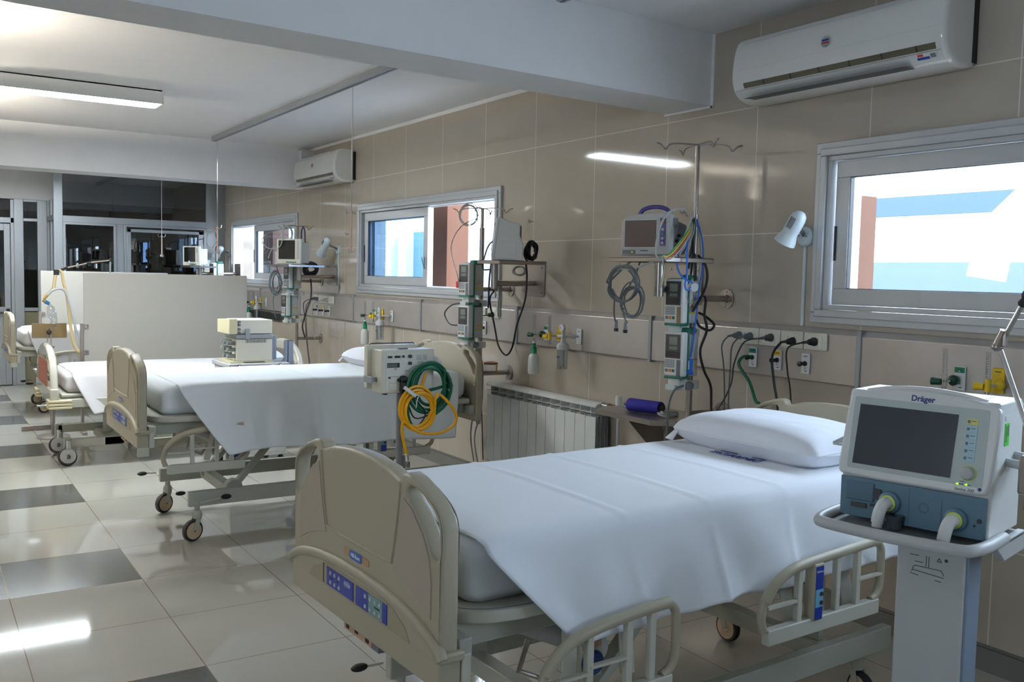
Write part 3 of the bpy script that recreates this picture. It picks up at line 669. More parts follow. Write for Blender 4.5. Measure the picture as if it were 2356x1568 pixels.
# ---- reading lamps
def reading_lamp(y, z, label, hd=None):
    hd = hd or ((-0.145, 0.0, 0.07), (-0.185, 0.14, -0.06))
    t = thing('reading_lamp', label, 'wall lamp', (0, y, z), group='white wall reading lamps')
    lw = mat('lamp_white', (208, 220, 224), 0.3)
    obj('wall_base', MB().lathe([(0.048, 0), (0.048, 0.018), (0.040, 0.026), (0.0, 0.028)], (0, 0, 0), (-1, 0, 0), n=26), lw, t)
    objs('screw', [MB().cyl((-0.024, -0.02, 0), (-0.03, -0.02, 0), 0.004, n=8), MB().cyl((-0.024, 0.025, 0.005), (-0.03, 0.025, 0.005), 0.004, n=8)], mgrey, t)
    a, b = Vector(hd[0]), Vector(hd[1]); d = b-a; L = d.length; d.normalize()
    obj('joint', MB().cyl((-0.02, 0.0, 0.005), tuple(a+d*L*0.30), 0.009), mgrey, t)
    hd_ = obj('head', MB().lathe([(0.004, -0.006), (0.020, -0.002), (0.033, 0.012), (0.038, 0.035), (0.038, L*0.60), (0.036, L*0.66), (0.048, L*0.86), (0.052, L), (0.049, L), (0.045, L*0.86), (0.030, L*0.70)], a, d, n=30, caps=False), lw, t)
    obj('reflector', MB().lathe([(0.048, L-0.002), (0.03, L-0.02), (0.006, L-0.03)], a, d, n=24), chrome, hd_)
    mb = MB(); sx = d.cross(Vector((0, 0, 1))).normalized(); side = (sx*0.45 + Vector((-0.8, -0.3, 0.3))).normalized(); side = (side - d*side.dot(d)).normalized(); tt = d.cross(side)
    for k in range(5):
        o = side + tt*(k-2)*0.17; o.normalize(); mb.bar(tuple(a+d*0.03+o*0.0385), tuple(a+d*0.085+o*0.0385), 0.003, 0.002)
    obj('vent_slots', mb, dgrey, hd_)
    obj('cable_conduit', MB().box(-0.012, 0, -0.008, 0.008, 1.345-z, -0.046), lw, t, bev=0.003)
    return t
reading_lamp(3.015, 1.775, 'white wall reading lamp left of the nearest window', ((-0.135, -0.075, 0.105), (-0.15, 0.005, -0.035)))
reading_lamp(8.85, 1.785, 'white wall reading lamp left of the middle window', ((-0.155, -0.10, 0.10), (-0.17, 0.06, -0.05)))
reading_lamp(12.68, 1.785, 'small white wall reading lamp left of the farthest window', ((-0.145, -0.13, 0.07), (-0.175, 0.03, -0.04)))

# ---- eye screws
for y, lb in ((3.857, 'small steel eye screw on the tile joint left of the near pole'), (5.369, 'small steel eye screw on the tiles right of the middle window'), (8.60, 'small eye screw on the tiles above the hanging stethoscope')):
    t = thing('eye_screw', lb, 'screw', (0, y, 1.935), group='eye screws')
    obj('shank', MB().cyl((0, 0, 0), (-0.02, 0, 0), 0.003, n=8), steel, t)
    obj('ring', MB().tube([(-0.032+0.011*math.cos(a), 0.011*math.sin(a)*0.5, 0.011*math.sin(a)) for a in [2*PI*i/14 for i in range(14)]], 0.0025, 6, closed=True), steel, t)

# ---- wall bracket poles
def pole(y, px, ztop, zbot, label, hooks, zf=(1.46, 0.86)):
    t = thing('drip_pole', label, 'pole', (px, y, zbot), group='steel wall mounted drip poles')
    Z = lambda z: z-zbot
    obj('pole', MB().cyl((0, 0, 0), (0, 0, Z(min(1.89, ztop-0.1))), 0.0165, n=20), dsteel, t)
    obj('inner_pole', MB().cyl((0, 0, Z(min(1.88, ztop-0.1))), (0, 0, Z(ztop)), 0.012, n=16), dsteel, t)
    for z in zf:
        a = obj('arm', MB().cyl((0, 0, Z(z)), (-px-0.002, 0, Z(z)), 0.0165, n=16), steel, t)
        obj('flange', MB().lathe([(0.052, 0), (0.052, 0.006), (0.022, 0.008), (0.022, 0.02)], (-px-0.002, 0, Z(z)), (-1, 0, 0), n=26), steel, a)
        for k in range(4):
            c, s = math.cos(k*PI/2+0.2)*0.038, math.sin(k*PI/2+0.2)*0.038
            obj('bolt', MB().cyl((-px-0.006, c, Z(z)+s), (-px-0.012, c, Z(z)+s), 0.005, n=8), chrome, a)
    mb = MB()
    for a in hooks:
        c, s = math.cos(a), math.sin(a); z0 = Z(ztop)
        mb.tube(cat([(0, 0, z0+0.004), (c*0.10, s*0.10, z0+0.006), (c*0.155, s*0.155, z0-0.002), (c*0.175, s*0.175, z0-0.026), (c*0.20, s*0.20, z0-0.004), (c*0.225, s*0.225, z0+0.004)], 5), 0.0042, 7)
    obj('hook_crown', mb, steel, t)
    return t
pole(3.52, -0.25, 2.238, 0.62, 'tallest steel drip pole with four hooks at the near bed head', (0.25+PI/2+1.0, 0.25+1.0, 0.25-PI/2+1.0-0.3, 0.25+PI+1.0))
pole(5.64, -0.25, 2.02, 0.50, 'steel drip pole in front of the middle window beside the second bed', (2.2, 0.7, -0.9, 3.9))
pole(9.33, -0.265, 2.02, 0.50, 'third steel drip pole holding the stethoscope beside the third bed', (2.3, 0.5, -1.1, 3.7))
pole(12.45, -0.24, 2.09, 0.50, 'farthest steel drip pole rising behind the white screen', (2.2, 0.7), zf=(1.25,))

# ---- infusion pumps
def pump(y, px, z, label, lit=False):
    """clamped on a pole at (px, y); front faces the room (-x)"""
    t = thing('infusion_pump', label, 'infusion pump', (px, y, z), 0.22, group='white and green infusion pumps')
    # local: x to wall, y along wall, z up ; front at x=-0.17
    F = -0.165
    obj('front_cover', MB().box(F, F+0.045, -0.055, 0.058, 0, 0.225), white, t, bev=0.008)
    obj('green_frame', MB().box(F+0.045, F+0.055, -0.058, 0.060, -0.012, 0.228).box(F+0.004, F+0.045, -0.055, 0.058, -0.012, 0), teal, t, bev=0.003)
    obj('housing', MB().box(F+0.055, -0.022, -0.052, 0.054, 0.0, 0.215), lgrey, t, bev=0.006)
    obj('handle', MB().box(F+0.05, -0.03, -0.05, 0.0, 0.215, 0.245), teal, t, bev=0.01)
    obj('warning_band', MB().box(F+0.06, -0.03, -0.0535, -0.051, 0.082, 0.088), orange, t)
    obj('warning_band', MB().box(F+0.06, -0.03, -0.0535, -0.051, 0.050, 0.058), yellow, t)
    p = obj('display_panel', MB().box(F-0.002, F+0.004, -0.040, 0.050, 0.092, 0.212), dgrey, t, bev=0.001)
    obj('display', MB().box(F-0.003, F, -0.022, 0.026, 0.160, 0.200).box(F-0.003, F, -0.022, 0.026, 0.135, 0.152), lcd, p)
    obj('door_window', MB().box(F-0.003, F, -0.034, 0.044, 0.098, 0.126), black, p)
    k = obj('keypad', MB().box(F-0.002, F+0.002, -0.006, 0.050, 0.044, 0.085), mat('keypad_grey', (150, 156, 164), 0.5), t)
    mb = MB()
    for i in range(4):
        for j in range(3): mb.box(F-0.003, F, -0.002+i*0.013, 0.007+i*0.013, 0.049+j*0.012, 0.057+j*0.012)
    obj('keys', mb, lgrey, k)
    for yy, m in ((0.040, mgrey), (0.020, orange), (0.000, ggreen)): obj('button', MB().box(F-0.003, F+0.001, yy-0.007, yy+0.007, 0.022, 0.036), m, t, bev=0.001)
    obj('side_tag', MB().box(F-0.002, F, -0.042, -0.020, 0.0, 0.085), mat('tan_label', (150, 122, 90), 0.5) if lit else mgrey, t)
    obj('clamp_block', MB().box(F+0.06, 0.02, -0.035, 0.04, -0.075, -0.03).box(F+0.03, F+0.10, -0.02, 0.05, -0.05, -0.01).box(F+0.02, F+0.05, 0.0, 0.06, -0.075, -0.045), white, t, bev=0.003)
    obj('clamp_knob', MB().lathe([(0.006, 0), (0.021, 0.006), (0.023, 0.018), (0.021, 0.026), (0.0, 0.028)], (F+0.085, -0.033, -0.048), (-0.35, -1, 0), n=20), mgrey, t)
    obj('clamp_jaw', MB().box(-0.025, 0.03, -0.030, -0.019, -0.07, -0.03).box(-0.025, 0.03, 0.019, 0.030, -0.07, -0.03), lgrey, t, bev=0.002)
    return t
pump(3.52, -0.25, 1.335, 'upper white and green infusion pump on the near pole', True)
pump(3.51, -0.25, 1.068, 'lower white and green infusion pump on the near pole')
pump(5.64, -0.25, 1.415, 'upper white and green infusion pump on the second pole')
pump(5.64, -0.25, 1.120, 'lower white and green infusion pump on the second pole')
pump(9.23, -0.265, 1.385, 'upper white and green infusion pump on the third pole')
pump(9.30, -0.265, 1.100, 'lower white and green infusion pump on the third pole')
pump(12.55, -0.30, 1.47, 'infusion pump on the farthest pole above the white screen, left one')
pump(12.2, -0.22, 1.42, 'infusion pump on the farthest pole above the white screen, right one')

# ---- monitor shelves
def shelf(x0, x1, y0, y1, z, py, label, tube):
    t = thing('monitor_shelf', label, 'shelf', ((x0+x1)/2, (y0+y1)/2, z)); T = Matrix.Translation((-(x0+x1)/2, -(y0+y1)/2, -z))
    obj('tray', MB().box(x0, x1, y0, y1, z-0.004, z).box(x0, x0+0.004, y0, y1, z-0.022, z).box(x1-0.004, x1, y0, y1, z-0.022, z).box(x0, x1, y0, y0+0.004, z-0.022, z).box(x0, x1, y1-0.004, y1, z-0.022, z), steel, t, M=T, bev=0.001)
    obj('wall_plate', plate(rrect(-0.135, 0.135, -0.11, 0.11, 0.02), [], 0.004, 0.001, M=T @ yzM(-0.006, py, 1.53)), steel, t)
    for a in (-0.11, 0.11):
        for b in (-0.085, 0.085): obj('bolt', MB().cyl((-0.008, py+a, 1.53+b), (-0.016, py+a, 1.53+b), 0.006, n=10), chrome, t, M=T)
    tx, ty = tube
    a = obj('arm', MB().tube([(-0.008, py, 1.51), (tx*0.5, (py+ty)/2, 1.505), (tx, ty, 1.505)], 0.019, 16), steel, t, M=T)
    obj('swivel_tube', MB().cyl((tx, ty, 1.50-0.03), (tx, ty, z-0.003), 0.024, n=20), dsteel, t, M=T)
    return t
shelf(-0.56, -0.24, 3.39, 3.83, 1.664, 3.84, 'steel monitor shelf on a wall arm beside the near pole', (-0.50, 3.50))
shelf(-0.50, -0.14, 5.00, 5.28, 1.655, 5.34, 'steel monitor shelf on a wall arm right of the middle window', (-0.40, 5.22))
shelf(-0.62, -0.26, 8.58, 9.22, 1.622, 9.02, 'monitor shelf carrying the dark screened monitor in front of the far window', (-0.40, 8.9))
shelf(-0.70, -0.36, 11.95, 12.45, 1.60, 12.3, 'monitor shelf above the white screen at the far end', (-0.52, 12.2))

# ---- monitors
def monitor1(x, y, z, rz, label):
    t = thing('patient_monitor', label, 'monitor', (x, y, z), rz); t.scale = (1.1, 1.12, 1.06)
    # local: front faces -x, width along y
    obj('front_frame', MB().prism([(-0.13, 0), (0.13, 0), (0.128, 0.17), (0.10, 0.195), (-0.11, 0.205), (-0.13, 0.20)], 0, 0.035, Matrix(((0, 0, 1, 0), (1, 0, 0, 0), (0, 1, 0, 0.008), (0, 0, 0, 1)))), lgrey, t, bev=0.006)
    obj('rear_housing', MB().prism([(0.035, 0.01), (0.17, 0.02), (0.175, 0.14), (0.16, 0.16), (0.035, 0.185)], -0.12, 0.12, Matrix(((1, 0, 0, 0), (0, 0, 1, 0), (0, 1, 0, 0), (0, 0, 0, 1)))), mgrey, t, bev=0.006)
    obj('bezel', MB().box(-0.001, 0.001, -0.062, 0.112, 0.044, 0.180), white, t)
    obj('screen', MB().box(-0.003, 0.0, -0.058, 0.108, 0.048, 0.176), mat('brown_screen', (96, 84, 82), 0.12), t)
    k = obj('key_strip', MB().box(-0.003, 0.001, -0.106, -0.078, 0.054, 0.184), purple, t)
    obj('alarm_key', MB().cyl((-0.003, -0.092, 0.166), (-0.006, -0.092, 0.166), 0.009, n=16), mat('orange_key', (240, 96, 30), 0.4), k)
    for i, m in enumerate((lgrey, ggreen, lgrey, lgrey)): obj('key', MB().cyl((-0.003, -0.092, 0.130-i*0.021), (-0.006, -0.092, 0.130-i*0.021), 0.0065, n=14), m, k)
    obj('power_panel', MB().box(-0.002, 0.001, 0.05, 0.118, 0.016, 0.034), mgrey, t, bev=0.001)
    obj('power_light', MB().cyl((-0.002, 0.066, 0.024), (-0.004, 0.066, 0.024), 0.0035, n=10), oledm, t)
    obj('name_print', MB().box(-0.0015, 0, -0.016, 0.022, 0.029, 0.033), ink, t)
    obj('carry_handle', MB().tube(cat([(0.02, 0.045, 0.20), (0.025, 0.028, 0.228), (0.03, -0.03, 0.24), (0.035, -0.09, 0.225), (0.045, -0.115, 0.175)], 8), 0.010, 12), purple, t)
    obj('handle_bracket', MB().box(0.02, 0.06, -0.135, -0.115, 0.145, 0.185), mgrey, t, bev=0.003)
    obj('side_connectors', MB().cyl((0.07, -0.12, 0.08), (0.07, -0.132, 0.08), 0.008).cyl((0.09, -0.12, 0.105), (0.09, -0.132, 0.105), 0.006).box(0.06, 0.12, -0.125, -0.12, 0.03, 0.06), black, t)
monitor1(-0.50, 3.615, 1.666, 0.30, 'grey monitor with purple carry handle on the near shelf')
def monitor2(x, y, z, rz, label):
    t = thing('patient_monitor', label, 'monitor', (x, y, z), rz)
    prof = [(-0.145, 0.0), (-0.148, 0.04), (-0.118, 0.268), (-0.10, 0.275), (-0.03, 0.245), (0.035, 0.235), (0.033, 0.16), (0.055, 0.10), (0.055, 0.0)]
    M = Matrix(((1, 0, 0, 0), (0, 0, 1, 0), (0, 1, 0, 0), (0, 0, 0, 1)))
    obj('housing', MB().prism(prof, -0.13, 0.13, M), white, t, bev=0.006)
    obj('side_cover', MB().box(-0.085, 0.01, -0.133, -0.129, 0.01, 0.12), white, t, bev=0.001)
    obj('seam', MB().bar((-0.13, -0.1305, 0.004), (-0.10, -0.1305, 0.255), 0.002, 0.002), mgrey, t)
    obj('vent_fins', MB().box(0.02, 0.045, -0.1, 0.1, 0.12, 0.22), mgrey, t)
    obj('screen', MB().bar((-0.148, 0.0, 0.06), (-0.125, 0.0, 0.24), 0.003, 0.2, up=(0, 1, 0)), screenb, t)
monitor2(-0.33, 5.10, 1.656, -0.55, 'pale grey monitor seen from its side on the middle shelf')
def monitor3(x, y, z, rz, s, label):
    t = thing('patient_monitor', label, 'monitor', (x, y, z), rz)
    obj('housing', MB().box(0, 0.035, -0.155*s, 0.155*s, 0.0, 0.25*s).box(0.035, 0.16, -0.13*s, 0.13*s, 0.01, 0.22*s), cream, t, bev=0.008)
    obj('screen', MB().box(-0.002, 0.002, -0.085*s, 0.125*s, 0.05*s, 0.235*s), screenb, t)
    obj('side_keys', MB().box(-0.002, 0.002, -0.14*s, -0.11*s, 0.05*s, 0.235*s), lgrey, t)
    mb = MB()
    for i in range(6): mb.box(-0.003, 0, -0.10*s+i*0.022*s, -0.085*s+i*0.022*s, 0.014*s, 0.026*s)
    obj('keys', mb, teal, t)
    obj('top_light', MB().box(0.0, 0.03, -0.02, 0.05, 0.248*s, 0.258*s), red, t) if s > 1 else None
monitor3(-0.50, 8.93, 1.626, 0.50, 1.0, 'dark screened cream monitor on the third shelf')
monitor3(-0.62, 12.25, 1.602, 0.45, 1.0, 'dark screened cream monitor reflected among cables at the far end')

# ---- corner table with blood pressure cuff
t = thing('wall_side_table', 'small steel table fixed to the wall beside the radiator', 'side table', (0, 3.86, 0.82))
obj('top', MB().prism([(-0.40, -0.22), (-0.40, 0.24), (-0.30, 0.30), (0, 0.30), (0, -0.30), (-0.30, -0.30)], -0.004, 0), steel, t, bev=0.001)
obj('edge', MB().bar((-0.40, -0.22, -0.014), (-0.40, 0.24, -0.014), 0.004, 0.028).bar((-0.40, 0.24, -0.014), (-0.30, 0.30, -0.014), 0.004, 0.028).bar((-0.40, -0.22, -0.014), (-0.30, -0.30, -0.014), 0.004, 0.028), steel, t)
for y in (0.12, -0.16): obj('bracket', MB().prism([(0, -0.006), (-0.32, -0.006), (-0.02, -0.30), (0, -0.30)], y-0.003, y+0.003, Matrix(((1, 0, 0, 0), (0, 0, 1, 0), (0, 1, 0, 0), (0, 0, 0, 1)))), steel, t)
t = thing('blood_pressure_cuff', 'rolled bright blue blood pressure cuff on the steel side table', 'cuff', (-0.25, 3.86, 0.82), 0.25)
obj('sleeve', MB().lathe([(0.030, -0.105), (0.033, -0.1), (0.034, 0.1), (0.030, 0.105)], (0, 0, 0.037), (0, 1, 0), n=24, caps=False), cuffm, t, M=Matrix.Diagonal((1.15, 1, 1.0, 1)), solid=0.004)
obj('inner_roll', MB().lathe([(0.022, -0.108), (0.024, -0.1), (0.024, 0.1), (0.022, 0.108)], (0, 0, 0.037), (0, 1, 0), n=20), black, t)
obj('tube_coil', MB().tube(coil((0.0, -0.15, 0.014), (1, 0, 0), (0, 1, 0), 0.06, 0.045, 4, 0.01), 0.004, 6).tube(coil((0.0, 0.12, 0.03), (1, 0, 0), (0, 1, 0), 0.035, 0.025, 3, 0.006), 0.005, 6), lcable, t)
obj('connector', MB().cyl((-0.03, -0.13, 0.02), (-0.055, -0.15, 0.018), 0.008), white, t)

# ---- radiator
t = thing('radiator', 'white aluminium sectional radiator on the tiled wall between the beds', 'radiator', (-0.03, 5.08, 0.22))
NS = 12; w0 = 1.28/NS
for i in range(NS):
    y = -0.64+i*w0
    mb = MB().box(-0.105, -0.100, y+0.0025, y+w0-0.0025, 0.0, 0.485)
    prof = [(0, 0.50), (0, 0.565), (-0.045, 0.575), (-0.095, 0.565), (-0.108, 0.552), (-0.108, 0.545), (-0.07, 0.555), (-0.02, 0.545), (-0.02, 0.50)]
    mb.prism([(a, b) for a, b in prof], y+0.001, y+w0-0.001, Matrix(((1, 0, 0, 0), (0, 0, 1, 0), (0, 1, 0, 0), (0, 0, 0, 1))))
    mb.box(-0.104, 0.0, y+w0/2-0.002, y+w0/2+0.002, 0.02, 0.55)
    mb.box(-0.108, -0.02, y+0.004, y+w0-0.004, 0.508, 0.512)
    for yy in (y+w0*0.25, y+w0*0.75): mb.box(-0.09, -0.01, yy-0.002, yy+0.002, 0.0, 0.49)
    mb.box(-0.07, -0.035, y, y+w0, 0.02, 0.06).box(-0.07, -0.035, y, y+w0, 0.45, 0.49)
    obj('section', mb, radw, t)
obj('end_fins', MB().box(-0.095, -0.075, -0.646, -0.640, 0, 0.49).box(-0.06, -0.04, -0.646, -0.640, 0, 0.49).box(-0.03, -0.01, -0.646, -0.640, 0, 0.49), mgrey, t)
v = obj('valve', MB().cyl((-0.052, -0.64, 0.555), (-0.052, -0.70, 0.555), 0.022).cyl((-0.052, -0.74, 0.555), (-0.052, -0.79, 0.555), 0.012).cyl((-0.052, -0.79, 0.54), (-0.052, -0.79, 0.575), 0.013), chrome, t)
obj('union', MB().cyl((-0.052, -0.69, 0.555), (-0.052, -0.75, 0.555), 0.022, 0.018), mat('rust_brown', (92, 44, 34), 0.5), v)
obj('valve_cap', MB().lathe([(0.018, 0.575), (0.021, 0.60), (0.020, 0.628), (0.014, 0.635)], (-0.052, -0.79, 0)), white, v)
obj('pipe', MB().cyl((-0.052, -0.79, 0.54), (-0.052, -0.79, -0.22), 0.009).cyl((-0.052, -0.76, -0.22), (-0.052, -0.76, -0.21), 0.012), lgrey, t)
obj('wall_mount', MB().box(-0.0, 0.03, -0.5, -0.46, 0.3, 0.42).box(-0.0, 0.03, 0.46, 0.5, 0.3, 0.42), lgrey, t)
# ================================================================= BEDS
# board outline in (y, z); y from the near edge
def mirror(pts): return pts + [(0.95-a, b) for a, b in reversed(pts)]
OUT = mirror([(0.475, 1.058), (0.40, 1.056), (0.30, 1.045), (0.235, 1.026), (0.222, 1.030), (0.215, 1.044), (0.195, 1.050), (0.16, 1.044), (0.10, 1.024), (0.05, 0.998), (0.016, 0.970), (0.006, 0.945), (0.004, 0.60)][::-1])
HOLE = [(0.185, 1.018), (0.150, 1.021), (0.095, 1.004), (0.045, 0.980), (0.023, 0.954), (0.019, 0.91), (0.023, 0.870), (0.046, 0.858), (0.070, 0.882), (0.098, 0.922), (0.134, 0.954), (0.184, 0.984)]
YZ = Matrix(((0, 0, 1, 0), (1, 0, 0, 0), (0, 1, 0, 0), (0, 0, 0, 1)))     # plate (x,y) -> (Y,Z), normal -> X
def board(name, t, x, m, foot=True):
    me = plate(OUT, [chaikin(HOLE, 1), chaikin([(0.95-a, b) for a, b in HOLE], 1)], 0.05, 0.011, Matrix.Translation((x+0.025, 0, 0)) @ YZ, res=3)
    b = link(name, me, m, t, angle=40)
    s = -1 if foot else 1; xf = x if foot else x+0.05
    # raised rim of the middle panel, inset side panels
    mb = MB().tube(cat([(xf, 0.222, 1.02), (xf, 0.235, 0.93), (xf, 0.262, 0.815), (xf, 0.285, 0.798), (xf, 0.475, 0.795), (xf, 0.665, 0.798), (xf, 0.688, 0.815), (xf, 0.715, 0.93), (xf, 0.728, 1.02)], 6), 0.0045, 8)
    obj('panel_rim', mb, m, b)
    for fl in (0, 1):
        pl = [(0.205, 0.985), (0.16, 0.965), (0.10, 0.915), (0.065, 0.86), (0.055, 0.80), (0.055, 0.712), (0.12, 0.742), (0.19, 0.765), (0.262, 0.777), (0.235, 0.86)]
        if fl: pl = [(0.95-a, c) for a, c in pl]
        link('side_inset', plate(pl, [], 0.003, 0.0008, Matrix.Translation((xf+s*0.0008, 0, 0)) @ YZ), bedp_d if m is bedp else m, b)
    return b
def wheel(t, x, y, r, ang, sty=0):
    c, s = math.cos(ang), math.sin(ang); ax = (-s, c, 0); cx, cy = x-c*0.03, y-s*0.03
    a = obj('caster', MB().lathe([(r*0.7, -0.016), (r*0.94, -0.015), (r, -0.009), (r, 0.009), (r*0.94, 0.015), (r*0.7, 0.016)], (cx, cy, r), ax, n=30), rubber, t)
    obj('wheel_disc', MB().lathe([(0.001, -0.019), (r*0.3, -0.019), (r*0.34, -0.0165), (r*0.78, -0.0165), (r*0.80, 0.0165), (r*0.34, 0.0165), (r*0.3, 0.019), (0.001, 0.019)], (cx, cy, r), ax, n=30), casterw if sty == 0 else lgrey, a)
    fk = MB()
    for k in (-1, 1):
        o = Vector(ax)*0.021*k
        fk.bar(Vector((cx, cy, r*0.9))+o, Vector((x, y, r*2+0.015))+o, 0.03 if sty == 0 else 0.05, 0.004, up=ax)
    fk.lathe([(0.026, 2*r+0.005), (0.028, 2*r+0.03), (0.022, 2*r+0.045), (0.018, 2*r+0.05)], (x, y, 0), n=18).cyl((x, y, 2*r+0.04), (x, y, 0.25), 0.016)
    obj('fork', fk, bedmetal, a, bev=0.001)
    obj('axle', MB().cyl(Vector((cx, cy, r))-Vector(ax)*0.026, Vector((cx, cy, r))+Vector(ax)*0.026, 0.006, n=10), chrome, a)
    return a
def side_rail(t, x0, w, y, zb, h, ctrl=False, flip=False):
    X = (lambda u: x0+w-u) if flip else (lambda u: x0+u)
    p = [(0.012, 0.02), (0.0, 0.06), (0.012, 0.11), (0.05, 0.155), (0.11, 0.187), (0.18, 0.202), (w*0.55, 0.212), (w-0.08, 0.222), (w-0.03, 0.222), (w-0.006, 0.20), (w, 0.165), (w-0.002, 0.07), (w-0.02, 0.035), (w-0.05, 0.02)]
    k = h/0.222
    r = obj('side_rail', MB().tube(cat([(X(a), y, zb+b*k) for a, b in p], 5), 0.0135, 12), bedp, t, M=Matrix.Identity(4))
    obj('grip', MB().tube(cat([(X(a), y-0.003, zb+b*k+0.003) for a, b in p[2:9]], 5), 0.0165, 12), bedp, r)
    obj('lower_channel', MB().box(min(X(0.02), X(w-0.02)), max(X(0.02), X(w-0.02)), y-0.016, y+0.014, zb-0.028, zb+0.022), bedl, r, bev=0.004)
    ups = [0.155, w*0.62, w*0.80] if not ctrl else [0.17, w*0.60, w*0.78]
    for u in ups: obj('upright', MB().box(X(u)-0.011, X(u)+0.011, y-0.010, y+0.010, zb+0.01, zb+(0.20+0.02*u/w)*k), bedl, r, bev=0.003)
    obj('cross_bar', MB().box(min(X(0.02), X(0.155)), max(X(0.02), X(0.155)), y-0.012, y+0.004, zb+0.085, zb+0.093), bedl, r)
    obj('cross_bar', MB().box(min(X(w*0.62 if not ctrl else w*.78), X(0.155 if not ctrl else w-0.005)), max(X(w*0.62 if not ctrl else w*.78), X(0.155 if not ctrl else w-0.005)), y-0.012, y+0.004, zb+0.10, zb+0.108), bedl, r)
    if ctrl:
        u = 0.245
        c = obj('control_pod', MB().box(X(u)-0.026, X(u)+0.026, y-0.022, y+0.018, zb+0.012, zb+0.205*k), bedp, r, bev=0.008, seg=3)
        obj('control_label', MB().box(X(u)-0.018, X(u)+0.018, y-0.0235, y-0.0215, zb+0.018, zb+0.195*k), blue, c)
        obj('control_band', MB().box(X(u)-0.018, X(u)+0.018, y-0.0245, y-0.023, zb+0.058, zb+0.115), lblue, c)
        obj('control_buttons', MB().cyl((X(u)+0.008, y-0.024, zb+0.10), (X(u)+0.008, y-0.028, zb+0.10), 0.007).cyl((X(u)+0.008, y-0.024, zb+0.072), (X(u)+0.008, y-0.028, zb+0.072), 0.007), dgrey, c)
        M = Matrix(((1, 0, 0, X(u)), (0, 0, -1, y-0.024), (0, 1, 0, zb+0.172), (0, 0, 0, 1)))
        text('control_writing', 'Hill-Rom', 0.009, M, inkw, c)
    return r
